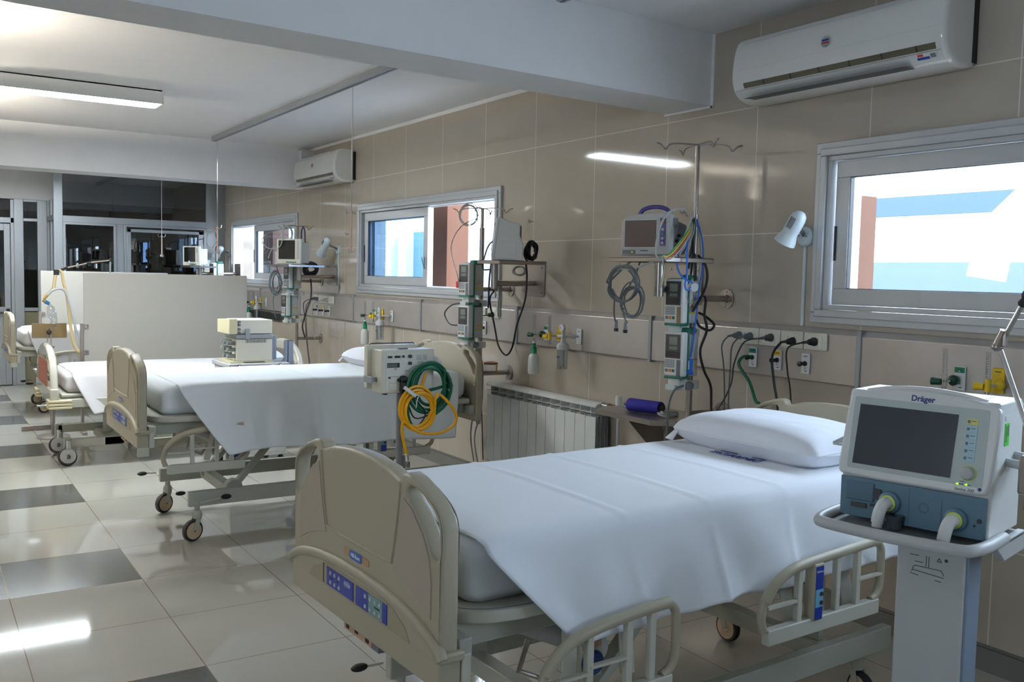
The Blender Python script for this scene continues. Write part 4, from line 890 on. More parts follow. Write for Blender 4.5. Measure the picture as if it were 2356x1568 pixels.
def hill_bed(ox, oy, rz, dz, label, keys=True, base_x=(0.29, 2.0), far=False):
    RY = -0.004 if far else -0.052
    t = thing('hospital_bed', label, 'bed', (ox, oy, 0), rz, group='beige hospital beds')
    up = Matrix.Translation((0, 0, dz))
    fb = board('footboard', t, 0.0, bedp, True); fb.matrix_local = up
    # lower skirt and its arched moulding
    obj('skirt', MB().box(-0.004, 0.058, 0.004, 0.946, 0.545, 0.632), bedp, fb, bev=0.006, seg=3)
    arc = [(-0.004, 0.632), (0.02, 0.655), (0.10, 0.685), (0.22, 0.706), (0.36, 0.716), (0.475, 0.719), (0.59, 0.716), (0.73, 0.706), (0.85, 0.685), (0.93, 0.655), (0.954, 0.632)]
    obj('moulding', MB().tube(cat([(-0.001, a, b-0.004) for a, b in arc], 5), 0.0155, 12), bedp, fb)
    objs('moulding_edge', [MB().box(-0.012, 0.064, -0.008, 0.012, 0.618, 0.645), MB().box(-0.012, 0.064, 0.938, 0.958, 0.618, 0.645)], bedp, fb, bev=0.008, seg=3)
    link('apron', plate([(a, b-0.01) for a, b in arc], [], 0.014, 0.003, Matrix.Translation((-0.001, 0, 0)) @ YZ), bedp, fb)
    obj('corner_cap', MB().box(0.0, 0.058, -0.002, 0.03, 0.50, 0.55).box(0.058, 0.085, 0.0, 0.03, 0.545, 0.63), bedl, fb, bev=0.003)
    if keys:
        rec = obj('control_recess', MB().prism([(0.145, 0.6225), (0.17, 0.655), (0.24, 0.684), (0.30, 0.692), (0.66, 0.692), (0.76, 0.66), (0.80, 0.6225)][::-1], -0.0095, -0.0075, YZ), mat('recess_beige', (158, 148, 126), 0.5), fb)
        # photo's left is the far side, so far end = large local y
        L = lambda s: 0.95-s
        for a, b, m, n in ((0.292, 0.475, blue, 'key_label'), (0.492, 0.572, blue, 'key_label'), (0.572, 0.655, mat('grey_teal_label', (112, 150, 150), 0.4), 'key_label'), (0.655, 0.682, blue, 'key_label')):
            obj(n, MB().box(-0.0115, -0.0095, L(b), L(a), 0.630, 0.684), m, rec)
        for s in (0.322, 0.352, 0.382, 0.555, 0.585, 0.615, 0.642):
            for z in (0.671, 0.643): obj('key', MB().lathe([(0.0062, 0), (0.0062, 0.002), (0.004, 0.0035), (0.0, 0.0038)], (-0.0115, L(s), z), (-1, 0, 0), n=14), lgrey, rec)
        obj('key_pictogram', MB().box(-0.0122, -0.0115, L(0.337), L(0.312), 0.655, 0.658).box(-0.0122, -0.0115, L(0.375), L(0.36), 0.655, 0.658).box(-0.0122, -0.0115, L(0.64), L(0.61), 0.655, 0.659), binkm, rec)
        def FM(s, z, x=-0.0118): return Matrix(((0, 0, -1, x), (-1, 0, 0, L(s)), (0, 1, 0, z), (0, 0, 0, 1)))
        text('key_writing', 'Hill-Rom', 0.0095, FM(0.435, 0.668), inkw, rec); text('key_writing', 'Affinity', 0.007, FM(0.452, 0.648), inkw, rec) if False else None
        link('key_writing', plate(rrect(-0.02, 0.02, -0.007, 0.007, 0.0068), [rrect(-0.0188, 0.0188, -0.0058, 0.0058, 0.0056)], 0.0006, 0, FM(0.435, 0.668)), inkw, rec)
        obj('recess_slot', MB().box(-0.0102, -0.008, L(0.268), L(0.262), 0.628, 0.686), black, rec)
        bd = link('badge', plate(rrect(-0.083, 0.083, -0.0105, 0.0105, 0.010), [], 0.002, 0.0005, FM(0.470, 0.757, -0.001)), mat('badge_tan', (176, 138, 104), 0.4), fb)
        link('badge_centre', plate(rrect(-0.040, 0.040, -0.0125, 0.0125, 0.010), [], 0.002, 0.0005, FM(0.470, 0.757, -0.0025)), mat('badge_blue', (34, 92, 178), 0.35), bd)
        text('badge_writing', 'Hill-Rom', 0.0165, FM(0.470, 0.757, -0.0038), inkw, bd, bold=0.0003)
        lbx = obj('foot_label_box', MB().box(0.02, 0.058, L(0.575), L(0.35), 0.508, 0.548), mgrey, fb, bev=0.002)
        obj('foot_label', MB().box(0.017, 0.021, L(0.535), L(0.355), 0.512, 0.545), mat('label_tan', (186, 150, 124), 0.5), lbx)
        obj('foot_label_print', MB().box(0.0155, 0.0172, L(0.39), L(0.372), 0.518, 0.538).box(0.0155, 0.0172, L(0.45), L(0.43), 0.522, 0.534).box(0.0155, 0.0172, L(0.52), L(0.50), 0.518, 0.538), binkm, lbx)
    hb = board('headboard', t, 2.13, bedp, False); hb.matrix_local = up
    obj('headboard_base', MB().box(2.135, 2.175, 0.01, 0.94, 0.55, 0.64), bedp, hb, bev=0.006)
    dk = [(0.07, 0.16), (0.085, 0.10), (0.13, 0.055), (0.20, 0.03), (0.30, 0.02), (2.08, 0.02), (2.11, 0.05), (2.11, 0.90), (2.08, 0.93), (0.30, 0.93), (0.20, 0.92), (0.13, 0.895), (0.085, 0.85), (0.07, 0.79)]
    d = link('mattress_deck', plate(chaikin(dk, 2), [], 0.034, 0.006, Matrix.Translation((0, 0, 0.690)) @ Matrix.Identity(4)), bedl, t); d.matrix_local = up
    obj('deck_groove', MB().tube([(a+0.012 if a < 1 else a-0.012, b*0.975+0.012, 0.7065) for a, b in chaikin(dk, 2)], 0.002, 6, closed=True), mgrey, d)
    f = obj('frame', MB().box(0.06, 2.13, 0.10, 0.13, 0.60, 0.672).box(0.06, 2.13, 0.82, 0.85, 0.60, 0.672).box(0.06, 0.10, 0.02, 0.93, 0.60, 0.66).box(2.09, 2.13, 0.02, 0.93, 0.60, 0.66).box(0.7, 0.75, 0.13, 0.82, 0.60, 0.65).box(1.3, 1.36, 0.13, 0.82, 0.60, 0.65), bedmetal, t, bev=0.004); f.matrix_local = up
    obj('actuator', MB().cyl((0.35, 0.20, 0.60), (0.62, 0.20, 0.47), 0.034, n=18).cyl((0.62, 0.20, 0.47), (0.66, 0.20, 0.45), 0.042, n=18), lgrey, f)
    k = obj('knob_bracket', MB().box(0.50, 0.58, 0.085, 0.10, 0.43, 0.62), bedl, f, bev=0.003)
    obj('release_knob', MB().lathe([(0.036, 0), (0.036, 0.012), (0.030, 0.018), (0, 0.02)], (0.54, 0.085, 0.475), (0, -1, 0), n=26), mat('knob_blue', (46, 74, 132), 0.4), k)
    obj('knob_label', MB().box(0.505, 0.575, 0.0835, 0.0855, 0.515, 0.56), mat('label_tan', (186, 150, 124), 0.5), k)
    obj('hook_bracket', MB().tube([(0.30, 0.06, 0.60), (0.27, 0.06, 0.52), (0.35, 0.06, 0.48), (0.40, 0.06, 0.54)], 0.008, 8), steel, f)
    # lift arms and base
    b0, b1 = base_x
    for y in (0.19, 0.76):
        obj('lift_arm', MB().bar((b0+0.28, y, 0.27), (b0+0.62, y, 0.62+dz), 0.05, 0.03).cyl((b0+0.28, y-0.03, 0.27), (b0+0.28, y+0.03, 0.27), 0.05).cyl((b0+0.62, y-0.02, 0.61+dz), (b0+0.62, y+0.02, 0.61+dz), 0.03), bedmetal, t, bev=0.003)
        obj('lift_arm', MB().bar((b1-0.32, y, 0.27), (b1-0.02-0.3, y, 0.62+dz), 0.05, 0.03), bedmetal, t, bev=0.003)
    base = obj('base_frame', MB().box(b0, b1, 0.09, 0.13, 0.20, 0.285).box(b0, b1, 0.82, 0.86, 0.20, 0.285).box(b0+0.25, b0+0.31, 0.13, 0.82, 0.21, 0.27).box(b1-0.35, b1-0.29, 0.13, 0.82, 0.21, 0.27), bedmetal, t, bev=0.004)
    obj('base_cover', MB().box(b0+0.02, b0+0.012+0.001, 0.095, 0.125, 0.21, 0.275), lgrey, base) if False else None
    for x, y, a in ((b0+0.05, 0.11, 0.35), (b0+0.05, 0.84, 0.5), (b1-0.12, 0.15, 1.3), (b1-0.08, 0.84, 1.5)): wheel(t, x, y, 0.062, a)
    mb = MB().bar((b0+0.06, 0.07, 0.225), (b0+0.17, 0.055, 0.245), 0.012, 0.008).bar((b0-0.02, 0.84, 0.26), (b0-0.08, 0.84, 0.262), 0.010, 0.008)
    pd = obj('brake_lever', mb, bedl, base)
    obj('pedal', MB().sph((b0+0.20, 0.05, 0.25), 0.03, (1, 0.5, 0.5)).sph((b0-0.105, 0.84, 0.262), 0.03, (1, 0.5, 0.45)).sph((b0+0.13, 0.84, 0.11), 0.032, (1, 0.5, 0.45)), rubber, pd)
    side_rail(t, 0.26 if not far else 0.13, 0.47, RY, (0.435 if not far else 0.45), 0.222, False)
    side_rail(t, 1.09 if not far else 1.20, 0.60, RY, (0.475 if not far else 0.43), 0.215 if not far else 0.18, True)
    side_rail(t, 0.26, 0.47, 0.990, 0.435, 0.222, False); side_rail(t, 1.09, 0.60, 0.990, 0.475, 0.215, True)
    for xa in (0.42, 0.62, 1.3, 1.6): obj('rail_link', MB().bar((xa, 0.04, 0.62+dz), (xa-0.05, RY+0.02, 0.48), 0.04, 0.012), bedl, t, bev=0.002)
    return t
def hn(x, y, s=1.0):      # cheap smooth noise
    return (math.sin(x*3.1+1.3*s)+math.sin(x*7.7+y*4.1+s)*0.5+math.sin(x*13.3-y*9.1+2*s)*0.3)/1.8
def mattress(ox, oy, rz, x0, x1, z0, z1, m, label, y0=0.085, y1=0.89):
    def fn(u, v): return None
    t = thing('mattress', label, 'mattress', (ox, oy, z0), rz)
    h = z1-z0
    mb = MB(); nx, ny = 40, 20; R = 0.045
    def P(a, b, side):
        pass
    # rounded box as stacked rounded rectangles
    rings = []
    for j in range(9):
        tt = j/8; z = h*tt
        ins = 0.0
        if tt > 0.7: q = (tt-0.7)/0.3; ins = 0.05*(1-math.sqrt(max(0, 1-q*q)))
        if tt < 0.15: q = (0.15-tt)/0.15; ins = 0.02*q
        rings.append((ins, z))
    vs = []; base = rrect(x0, x1, y0, y1, 0.04, 5); n = len(base); cx, cy = (x0+x1)/2, (y0+y1)/2
    for ins, z in rings:
        for (a, b) in base:
            sx = (abs(a-cx)-ins)/abs(a-cx) if abs(a-cx) > 1e-6 else 1; sy = (abs(b-cy)-ins)/abs(b-cy) if abs(b-cy) > 1e-6 else 1
            wv = 0.004*hn(a*3+b*5, z*20)
            vs.append((cx+(a-cx)*sx+wv, cy+(b-cy)*sy+wv, z))
    fs = [(j*n+i, j*n+(i+1) % n, (j+1)*n+(i+1) % n, (j+1)*n+i) for j in range(8) for i in range(n)]+[tuple(range(n))[::-1], tuple(range(8*n, 9*n))]
    obj('cover', MB().add(vs, fs), m, t, angle=50)
    return t
def sheet(ox, oy, rz, m, label, ztop, zh0, zh1, xt, xh, x1, x1h=None, fold=(), far_drop=0.25, y0=0.045, y1=0.905, out=0.045, amp=1.0, foot_tuck=None):
    """drape: far drop - top - near drop.  xt: foot edge on top, xh: foot edge at the hem"""
    NU, NV = 150, 64; x1h = x1h or x1; sd = random.uniform(0, 9)
    def fn(u, v):
        # v: 0 far hem .. 0.28 far edge .. 0.60 near edge .. 1 near hem
        if v < 0.22: q = (0.22-v)/0.22; side = 1
        elif v < 0.55: q = 0; side = 0
        else: q = (v-0.55)/0.45; side = -1
        e = 0.03
        xa = xt+(xh-xt)*(q**1.15 if side else 0); xb = x1+(x1h-x1)*q
        x = xa+(xb-xa)*u
        if side == 0:
            y = y1+(y0-y1)*(v-0.22)/0.33; z = ztop+0.004
            ey = min(y-y0, y1-y)
            if ey < e: z -= e*(1-math.sqrt(max(0, 1-((e-ey)/e)**2)))*0.9
            z += 0.0025*hn(x*1.7, y*2.2, sd)*amp
            for fx in fold: z += 0.004*math.exp(-((x-fx-0.03*math.sin(y*3))/0.012)**2)
            if u < 0.06: z -= 0.012*(1-u/0.06)**2
            return (x, y, z)
        zh = (zh0+(zh1-zh0)*u) if side < 0 else ztop-far_drop
        z = ztop-e*0.9 - q*(ztop-e*0.9-zh)
        wob = hn(x*2.6, z*1.2, sd)*0.014 + math.sin(x*17+z*9+sd)*0.007 + math.sin(x*41+sd)*0.0025
        for fx in fold: wob += 0.007*math.exp(-((x-fx-0.12*q*(0.5-fx/3))/0.014)**2)
        o = out*(q**0.8) + wob*amp*min(1, q*1.6)
        k = math.exp(-(u/0.05)**2)
        o += 0.030*k*math.sin(min(1, q*1.5)*PI*0.5)   # rolled leading edge
        z += -0.012*k*q + 0.006*math.sin(x*9+sd)*q
        y = (y0-o) if side < 0 else (y1+o)
        return (x, y, z)
    o = obj('bed_sheet', MB().grid(lambda u, v: fn(u, v), NU, NV), m, angle=80, solid=0.003)
    o.location = (ox, oy, 0); o.rotation_euler = (0, 0, rz)
    tag(o, label, 'bed sheet', 'white bed sheets'); return o
def pillow(ox, oy, oz, rz, L, W, Hh, label, m=plainm, tilt=0.0, flange=0.0):
    N = 28
    def f(s):
        def g(u, v):
            a, b = (u*2-1), (v*2-1)
            k = max(0, (1-abs(a)**4.5))**0.55 * max(0, (1-abs(b)**4.0))**0.5
            px = a*L/2*(1-0.05*(1-abs(b)**2)*abs(a)**6*0.5); py = b*W/2*(1-0.06*(1-abs(a)**2)*abs(b)**6)
            z = s*Hh/2*k**0.9 + (0.003*hn(a*1.6+b*0.8, b*1.5, 3)*k if s > 0 else 0)
            if s < 0: z = max(z, -Hh*0.36)
            return (px, py, z+Hh*0.36)
        return g
    t = thing('pillow', label, 'pillow', (ox, oy, oz), rz, group='white pillows')
    mb = MB().grid(f(1), N, N); mb.grid(f(-1), N, N)
    o = obj('pillowcase', mb, m, t, angle=70)
    if tilt: o.rotation_euler = (0, tilt, 0)
    pts = [(a*L/2, b*W/2, Hh*0.36) for a, b in [(-1, -1), (0, -1.0), (1, -1), (1, 0), (1, 1), (0, 1), (-1, 1), (-1, 0)]]
    obj('seam', MB().tube([(L/2*math.copysign(abs(math.cos(q))**0.35, math.cos(q))*0.985, W/2*math.copysign(abs(math.sin(q))**0.35, math.sin(q))*0.985, Hh*0.33) for q in [2*PI*i/64 for i in range(64)]], 0.0035, 6, closed=True), m, t)
    for sx, sy in ((-1, 1),): obj('corner_flap', MB().add([(sx*L*0.47, sy*W*0.44, Hh*0.38), (sx*L*0.40, sy*W*0.49, Hh*0.36), (sx*L*0.50, sy*W*0.53, 0.012), (sx*L*0.53, sy*W*0.46, 0.012)], [(0, 1, 2, 3)]), m, t, solid=0.006)
    return t

R1 = math.radians(1.78)
hill_bed(-2.578, 1.908, R1, 0.0, 'nearest hospital bed with beige footboard and blue key panel')
mattress(-2.578, 1.908, R1, 0.13, 2.10, 0.708, 0.885, sheetm, 'white covered mattress on the nearest bed')
near_sheet = sheet(-2.578, 1.908, R1, sheetm, 'white waffle sheet draped over the nearest bed', 0.889, 0.60, 0.60, 0.150, 0.40, 2.07, fold=(0.62, 0.95, 1.30), out=0.062)
hill_bed(-2.615, 5.28, 0.0, 0.03, 'middle hospital bed with tan lit footboard behind the nearest bed', far=True)
mattress(-2.615, 5.28, 0.0, 0.14, 2.10, 0.738, 0.905, sheet2, 'white covered mattress on the middle bed')
sheet(-2.615, 5.28, 0.0, sheet2, 'white sheet draped low over the middle bed', 0.912, 0.535, 0.50, 0.23, 0.47, 2.02, 1.95, fold=(0.60, 1.02, 1.52), out=0.095, amp=0.9)
hill_bed(-2.78, 10.85, 0.0, 0.0, 'farthest hospital bed between the two white screens')
mattress(-2.78, 10.85, 0.0, 0.13, 2.10, 0.708, 0.88, pinkm, 'white covered mattress on the farthest bed')
sheet(-2.78, 10.85, 0.0, pinkm, 'white sheet on the farthest bed between the screens', 0.885, 0.45, 0.45, 0.17, 0.33, 2.05, fold=(0.7,), out=0.06)

# bed 3, glossy rounded boards
def gloss_bed(ox, oy, label):
    t = thing('hospital_bed', label, 'bed', (ox, oy, 0), 0)
    out = mirror([(0.475, 0.945), (0.36, 0.94), (0.25, 0.918), (0.15, 0.88), (0.07, 0.815), (0.03, 0.75), (0.012, 0.66), (0.0, 0.62), (0.0, 0.545)][::-1])
    hole = [(0.17, 0.855), (0.12, 0.82), (0.085, 0.77), (0.10, 0.755), (0.135, 0.79), (0.185, 0.83)]
    for n, x in (('footboard', 0.0), ('headboard', 1.96)):
        b = link(n, plate(chaikin(out, 1), [chaikin(hole, 2), chaikin([(0.95-a, c) for a, c in hole], 2)], 0.055, 0.022, Matrix.Translation((x, 0, 0)) @ YZ, res=5), bedgloss, t, angle=50)
        obj('lower_block', MB().box(x-0.032, x+0.032, -0.008, 0.958, 0.52, 0.625), bedgloss, b, bev=0.012, seg=3)
        if n == 'footboard': obj('red_panel', MB().box(x-0.030, x-0.026, 0.2, 0.75, 0.62, 0.82), mat('red_brown_panel', (140, 70, 48), 0.5), b)
    obj('deck', MB().box(0.05, 1.93, 0.03, 0.92, 0.555, 0.575).box(0.05, 1.93, 0.05, 0.90, 0.54, 0.555), bedl, t, bev=0.004)
    f = obj('frame', MB().box(0.02, 1.94, 0.0, 0.04, 0.475, 0.54).box(0.02, 1.94, 0.91, 0.95, 0.475, 0.54).box(0.0, 0.05, 0, 0.95, 0.475, 0.53).box(1.9, 1.95, 0, 0.95, 0.475, 0.53), bedl, t, bev=0.004)
    for y in (-0.01, 0.82):
        mb = MB()
        for k in range(3): mb.box(-0.045, 0.12, y-0.012, y+0.15, 0.468+k*0.024, 0.488+k*0.024)
        obj('corner_bumper', mb, mat('bumper_cream', (216, 204, 168), 0.4), f, bev=0.005)
    b = obj('base_frame', MB().box(0.10, 1.8, 0.16, 0.20, 0.135, 0.205).box(0.10, 1.8, 0.70, 0.74, 0.175, 0.24).box(0.08, 0.14, 0.16, 0.20, 0.10, 0.21).box(0.08, 0.14, 0.70, 0.74, 0.1, 0.25), bedmetal, t, bev=0.006)
    for x in (0.45, 1.45): obj('lift_column', MB().cyl((x, 0.45, 0.2), (x, 0.45, 0.48), 0.04).box(x-0.07, x+0.07, 0.16, 0.74, 0.14, 0.2), bedmetal, t)
    for x, y in ((0.10, 0.13), (0.10, 0.70), (1.75, 0.13), (1.75, 0.72)):
        a = obj('caster', MB().lathe([(0.05, -0.016), (0.066, -0.014), (0.070, -0.006), (0.070, 0.006), (0.066, 0.014), (0.05, 0.016)], (x, y, 0.070), (0.25, 1, 0), n=30), rubber, t)
        obj('wheel_cover', MB().lathe([(0.0, -0.026), (0.055, -0.024), (0.060, -0.012), (0.06, 0.012), (0.055, 0.024), (0, 0.026)], (x+0.006, y, 0.078), (0.25, 1, 0), n=26), lgrey, a)
        obj('hub', MB().cyl((x+0.006-0.0075, y-0.03, 0.075), (x+0.006, y-0.024, 0.075), 0.018), dgrey, a)
        obj('stem', MB().cyl((x+0.01, y, 0.13), (x+0.01, y, 0.20), 0.02), chrome, a)
    return t
gloss_bed(-2.73, 7.78, 'glossy cream hospital bed in front of the large white screen')
mattress(-2.73, 7.78, 0, 0.09, 1.92, 0.577, 0.735, pinkm, 'white covered mattress on the glossy cream bed')
sheet(-2.73, 7.78, 0, pinkm, 'white sheet on the glossy cream bed before the screen', 0.742, 0.435, 0.45, 0.13, 0.27, 1.88, fold=(0.5,), out=0.05, amp=0.8)

# pillows
pillow(-0.80, 2.46, 0.892, R1, 0.44, 0.72, 0.165, 'large white pillow on the nearest bed')
pillow(-0.87, 5.80, 0.918, 0.05, 0.42, 0.72, 0.15, 'white pillow on the middle bed behind the small ventilator')
pillow(-1.05, 8.25, 0.748, 0.0, 0.36, 0.60, 0.14, 'white pillow on the glossy cream bed beside the cart')
# printed name on the near sheet
def printed(o, me_obj, mw):
    me_obj.parent = o; me_obj.matrix_parent_inverse = (Matrix.Translation(o.location) @ Matrix.Rotation(R1, 4, 'Z')).inverted(); me_obj.matrix_basis = mw
PM = Matrix.Translation((-1.045, 2.44, 0.8985)) @ Matrix.Rotation(-PI/2+R1, 4, 'Z')
printed(near_sheet, text('hospital_print', 'TACUAREMB\u00d3', 0.058, Matrix.Diagonal((0.62, 1.0, 1, 1)), ink, ext=0.0008, shear=0.15), PM)
mb = MB()
for i in range(7): mb.box(-0.105+i*0.012, -0.097+i*0.012, 0.038, 0.048, -0.0006, 0.0008)
for i in range(6): mb.box(0.050+i*0.011, 0.057+i*0.011, 0.038, 0.047, -0.0006, 0.0008)
printed(near_sheet, obj('small_print', mb, ink), PM)
# ================================================================= FOREGROUND VENTILATOR ON ITS TROLLEY
VA = math.atan2(-0.9746, 0.224)
VO = (-1.409, 1.702, 0.0)
tr = thing('ventilator_trolley', 'white column trolley with grey tray in the right foreground', 'trolley', VO, VA)
# local: x left->right of the front face, y into depth, z up
tray = obj('tray', MB().prism([(0.0, -0.10), (0.40, -0.10), (0.425, 0.02), (0.425, 0.26), (-0.02, 0.26), (-0.02, 0.02)], 0.872, 0.884), mat('tray_grey', (120, 122, 122), 0.35), tr, bev=0.003)
rimp = cat([(-0.015, 0.10, 0.893), (-0.015, 0.0, 0.893), (-0.004, -0.085, 0.893), (0.03, -0.112, 0.891), (0.20, -0.122, 0.890), (0.37, -0.112, 0.891), (0.408, -0.085, 0.893), (0.42, 0.0, 0.893), (0.42, 0.10, 0.893)], 6)
obj('tray_rim', MB().tube(rimp, 0.016, 14), lgrey, tray)
obj('side_bracket', MB().prism([(0.02, 0.885), (0.27, 0.885), (0.27, 0.83), (0.10, 0.83)], 0.405, 0.425, Matrix(((0, 0, 1, 0), (1, 0, 0, 0), (0, 1, 0, 0), (0, 0, 0, 1)))), lgrey, tray, bev=0.003)
obj('column', MB().box(0.165, 0.345, 0.045, 0.165, 0.14, 0.872), lgrey, tr, bev=0.006, seg=3)
obj('column_edge', MB().box(0.343, 0.352, 0.055, 0.155, 0.14, 0.872), mat('column_blue_edge', (130, 145, 165), 0.4), tr, bev=0.002)
dg = MB()
def seg2(a, b, r=0.0009): dg.bar((a[0]-0.025, 0.0445, a[1]), (b[0]-0.025, 0.0445, b[1]), 0.0006, r*2)
for a, b in (((0.27, 0.815), (0.27, 0.785)), ((0.277, 0.815), (0.277, 0.785)), ((0.24, 0.783), (0.31, 0.783)), ((0.235, 0.777), (0.24, 0.783)), ((0.235, 0.77), (0.318, 0.764)), ((0.31, 0.783), (0.318, 0.77)), ((0.232, 0.765), (0.236, 0.777)), ((0.225, 0.812), (0.25, 0.812)), ((0.24, 0.795), (0.262, 0.795)), ((0.228, 0.760), (0.25, 0.757)), ((0.295, 0.753), (0.312, 0.752)), ((0.298, 0.806), (0.310, 0.806)), ((0.298, 0.806), (0.304, 0.816)), ((0.304, 0.816), (0.310, 0.806))): seg2(a, b)
dg.cyl((0.297, 0.0450, 0.813), (0.297, 0.0440, 0.813), 0.0045, n=12)
obj('printed_diagram', dg, mat('print_grey', (60, 66, 70), 0.6), tr)
obj('base', MB().prism([(0.02, -0.18), (0.08, -0.22), (0.50, -0.22), (0.56, -0.18), (0.56, 0.34), (0.02, 0.34)], 0.10, 0.15), lgrey, tr, bev=0.01)
for x, y in ((0.06, -0.17), (0.52, -0.17), (0.06, 0.29), (0.52, 0.29)):
    obj('caster', MB().lathe([(0.03, -0.014), (0.048, -0.012), (0.05, 0), (0.048, 0.012), (0.03, 0.014)], (x, y, 0.05), (1, 0.2, 0), n=22).cyl((x, y, 0.05), (x, y, 0.11), 0.012), rubber, tr)
v = thing('ventilator', 'large white ventilator with dark screen standing on the foreground trolley', 'ventilator', VO, VA)
LN = 0.045   # lean
def vx(s, z, off=0.0):   # front face point
    return (s, LN*(z-1.012)/0.245 + off, z)
# front frame (leaning slab)
c1 = math.atan2(LN, 0.245)
FM = Matrix.Translation((0, 0, 1.012)) @ Matrix.Rotation(-c1, 4, 'X') @ Matrix(((1, 0, 0, 0), (0, 0, 1, 0), (0, 1, 0, 0), (0, 0, 0, 1)))   # (s, h, depth)
fr = [(0.0, 0.015), (0.012, 0.0), (0.39, 0.0), (0.405, 0.015), (0.412, 0.10), (0.415, 0.215), (0.408, 0.236), (0.33, 0.252), (0.21, 0.260), (0.09, 0.252), (0.02, 0.236), (0.010, 0.215), (0.004, 0.10)]
fr = [(a, b) for a, b in chaikin(fr, 1)]
obj('front_frame', MB().prism(fr, 0.0, 0.030, FM), white, v, bev=0.007, seg=3)
obj('inner_bezel', MB().prism(rrect(0.028, 0.388, 0.022, 0.225, 0.006), -0.0012, 0.001, FM), mat('bezel_grey', (186, 196, 192), 0.4), v)
sc = obj('screen', MB().prism([(0.042, 0.036), (0.308, 0.036), (0.312, 0.205), (0.046, 0.205)], -0.0024, 0.0, FM), screen, v)
for k in range(6):
    h = 0.190-k*0.0192
    b = obj('soft_key', MB().prism(rrect(0.334, 0.362, h-0.008, h+0.008, 0.001), -0.003, -0.001, FM), mat('key_yellow', (222, 214, 120), 0.4) if k == 0 else mat('key_pale_blue', (168, 206, 220), 0.4), v)
    obj('key_mark', MB().prism(rrect(0.336, 0.343, h-0.004, h+0.004, 0.001), -0.0034, -0.0028, FM).prism(rrect(0.346, 0.358, h+0.001, h+0.003, 0.0005), -0.0034, -0.0028, FM), mgrey, b)
kk = obj('rotary_knob', MB().lathe([(0.018, 0.0), (0.018, 0.010), (0.015, 0.020), (0.012, 0.022), (0.0, 0.0225)], FM @ Vector((0.352, 0.055, -0.001)), (FM.to_3x3() @ Vector((0, 0, -1))), n=30), lgrey, v)
obj('knob_ring', MB().lathe([(0.0205, 0), (0.0205, 0.003), (0.018, 0.0032)], FM @ Vector((0.352, 0.055, -0.001)), (FM.to_3x3() @ Vector((0, 0, -1))), n=30), mat('lime_ring', (196, 214, 90), 0.4), v)
for s, h in ((0.327, 0.0245), (0.349, 0.0255)): obj('status_light', MB().prism([(s-0.004, h), (s+0.003, h-0.003), (s+0.003, h+0.003)], -0.003, -0.001, FM), ledm, v)
obj('small_print', MB().prism(rrect(0.331, 0.343, 0.0235, 0.0265, 0.001), -0.0025, -0.001, FM).prism(rrect(0.353, 0.361, 0.0235, 0.0265, 0.001), -0.0025, -0.001, FM).prism(rrect(0.333, 0.345, 0.031, 0.0335, 0.001), -0.0025, -0.001, FM), mgrey, v)
obj('round_emblem', MB().lathe([(0.0048, 0), (0.0048, 0.001), (0, 0.0011)], FM @ Vector((0.383, 0.018, 0)), (FM.to_3x3() @ Vector((0, 0, -1))), n=20), ink, v)
TM = FM @ Matrix(((1, 0, 0, 0), (0, 1, 0, 0), (0, 0, -1, 0), (0, 0, 0, 1)))
text('brand_writing', 'Dr\u00e4ger', 0.022, TM @ Matrix.Translation((0.215, 0.236, 0.0008)), ink, v, bold=0.0005)
text('model_writing', 'Savina 300', 0.0115, TM @ Matrix.Translation((0.345, 0.0115, 0.0008)), mgrey, v, shear=0.2)
# body
YZv = Matrix(((0, 0, 1, 0), (1, 0, 0, 0), (0, 1, 0, 0), (0, 0, 0, 1)))
obj('housing', MB().prism([(0.010, 0.895), (0.26, 0.895), (0.26, 1.235), (0.235, 1.252), (0.055, 1.252), (0.048, 1.235), (0.020, 1.03)], 0.008, 0.407, YZv), white, v, bev=0.006, seg=3)
obj('top_recess', MB().box(0.06, 0.35, 0.09, 0.20, 1.2515, 1.2535), lgrey, v)
obj('top_handle', MB().tube(cat([(0.05, 0.075, 1.248), (0.12, 0.070, 1.262), (0.21, 0.068, 1.268), (0.30, 0.070, 1.262), (0.37, 0.075, 1.248)], 6), 0.008, 10), white, v)
bp = obj('lower_panel', MB().box(0.012, 0.402, 0.004, 0.012, 0.897, 1.008), ventblue, v, bev=0.002)
obj('filter_door', MB().box(0.03, 0.11, -0.002, 0.006, 0.945, 0.998).box(0.11, 0.135, -0.001, 0.006, 0.955, 0.975), mat('blue_grey_dark', (84, 112, 130), 0.45), bp, bev=0.003)
obj('slots', MB().box(0.045, 0.09, -0.001, 0.005, 0.925, 0.938).box(0.10, 0.135, -0.001, 0.005, 0.934, 0.941).box(0.105, 0.13, -0.0015, 0.005, 0.955, 0.985), dgrey, bp)
obj('cover_outline', MB().tube([(0.245+0.012*math.cos(a), 0.0035, 0.955+0.012*math.sin(a)) for a in [2*PI*i/20 for i in range(20)]], 0.0008, 5, closed=True), mgrey, bp)
obj('panel_seam', MB().box(0.205, 0.2065, 0.003, 0.0045, 0.90, 1.0).box(0.29, 0.2915, 0.003, 0.0045, 0.90, 0.985), mat('blue_grey_dark', (84, 112, 130), 0.45), bp)
obj('jack', MB().cyl((0.387, 0.004, 0.947), (0.387, 0.0005, 0.947), 0.006, n=14).cyl((0.375, 0.004, 0.933), (0.375, 0.0005, 0.933), 0.003, n=10), dgrey, bp)
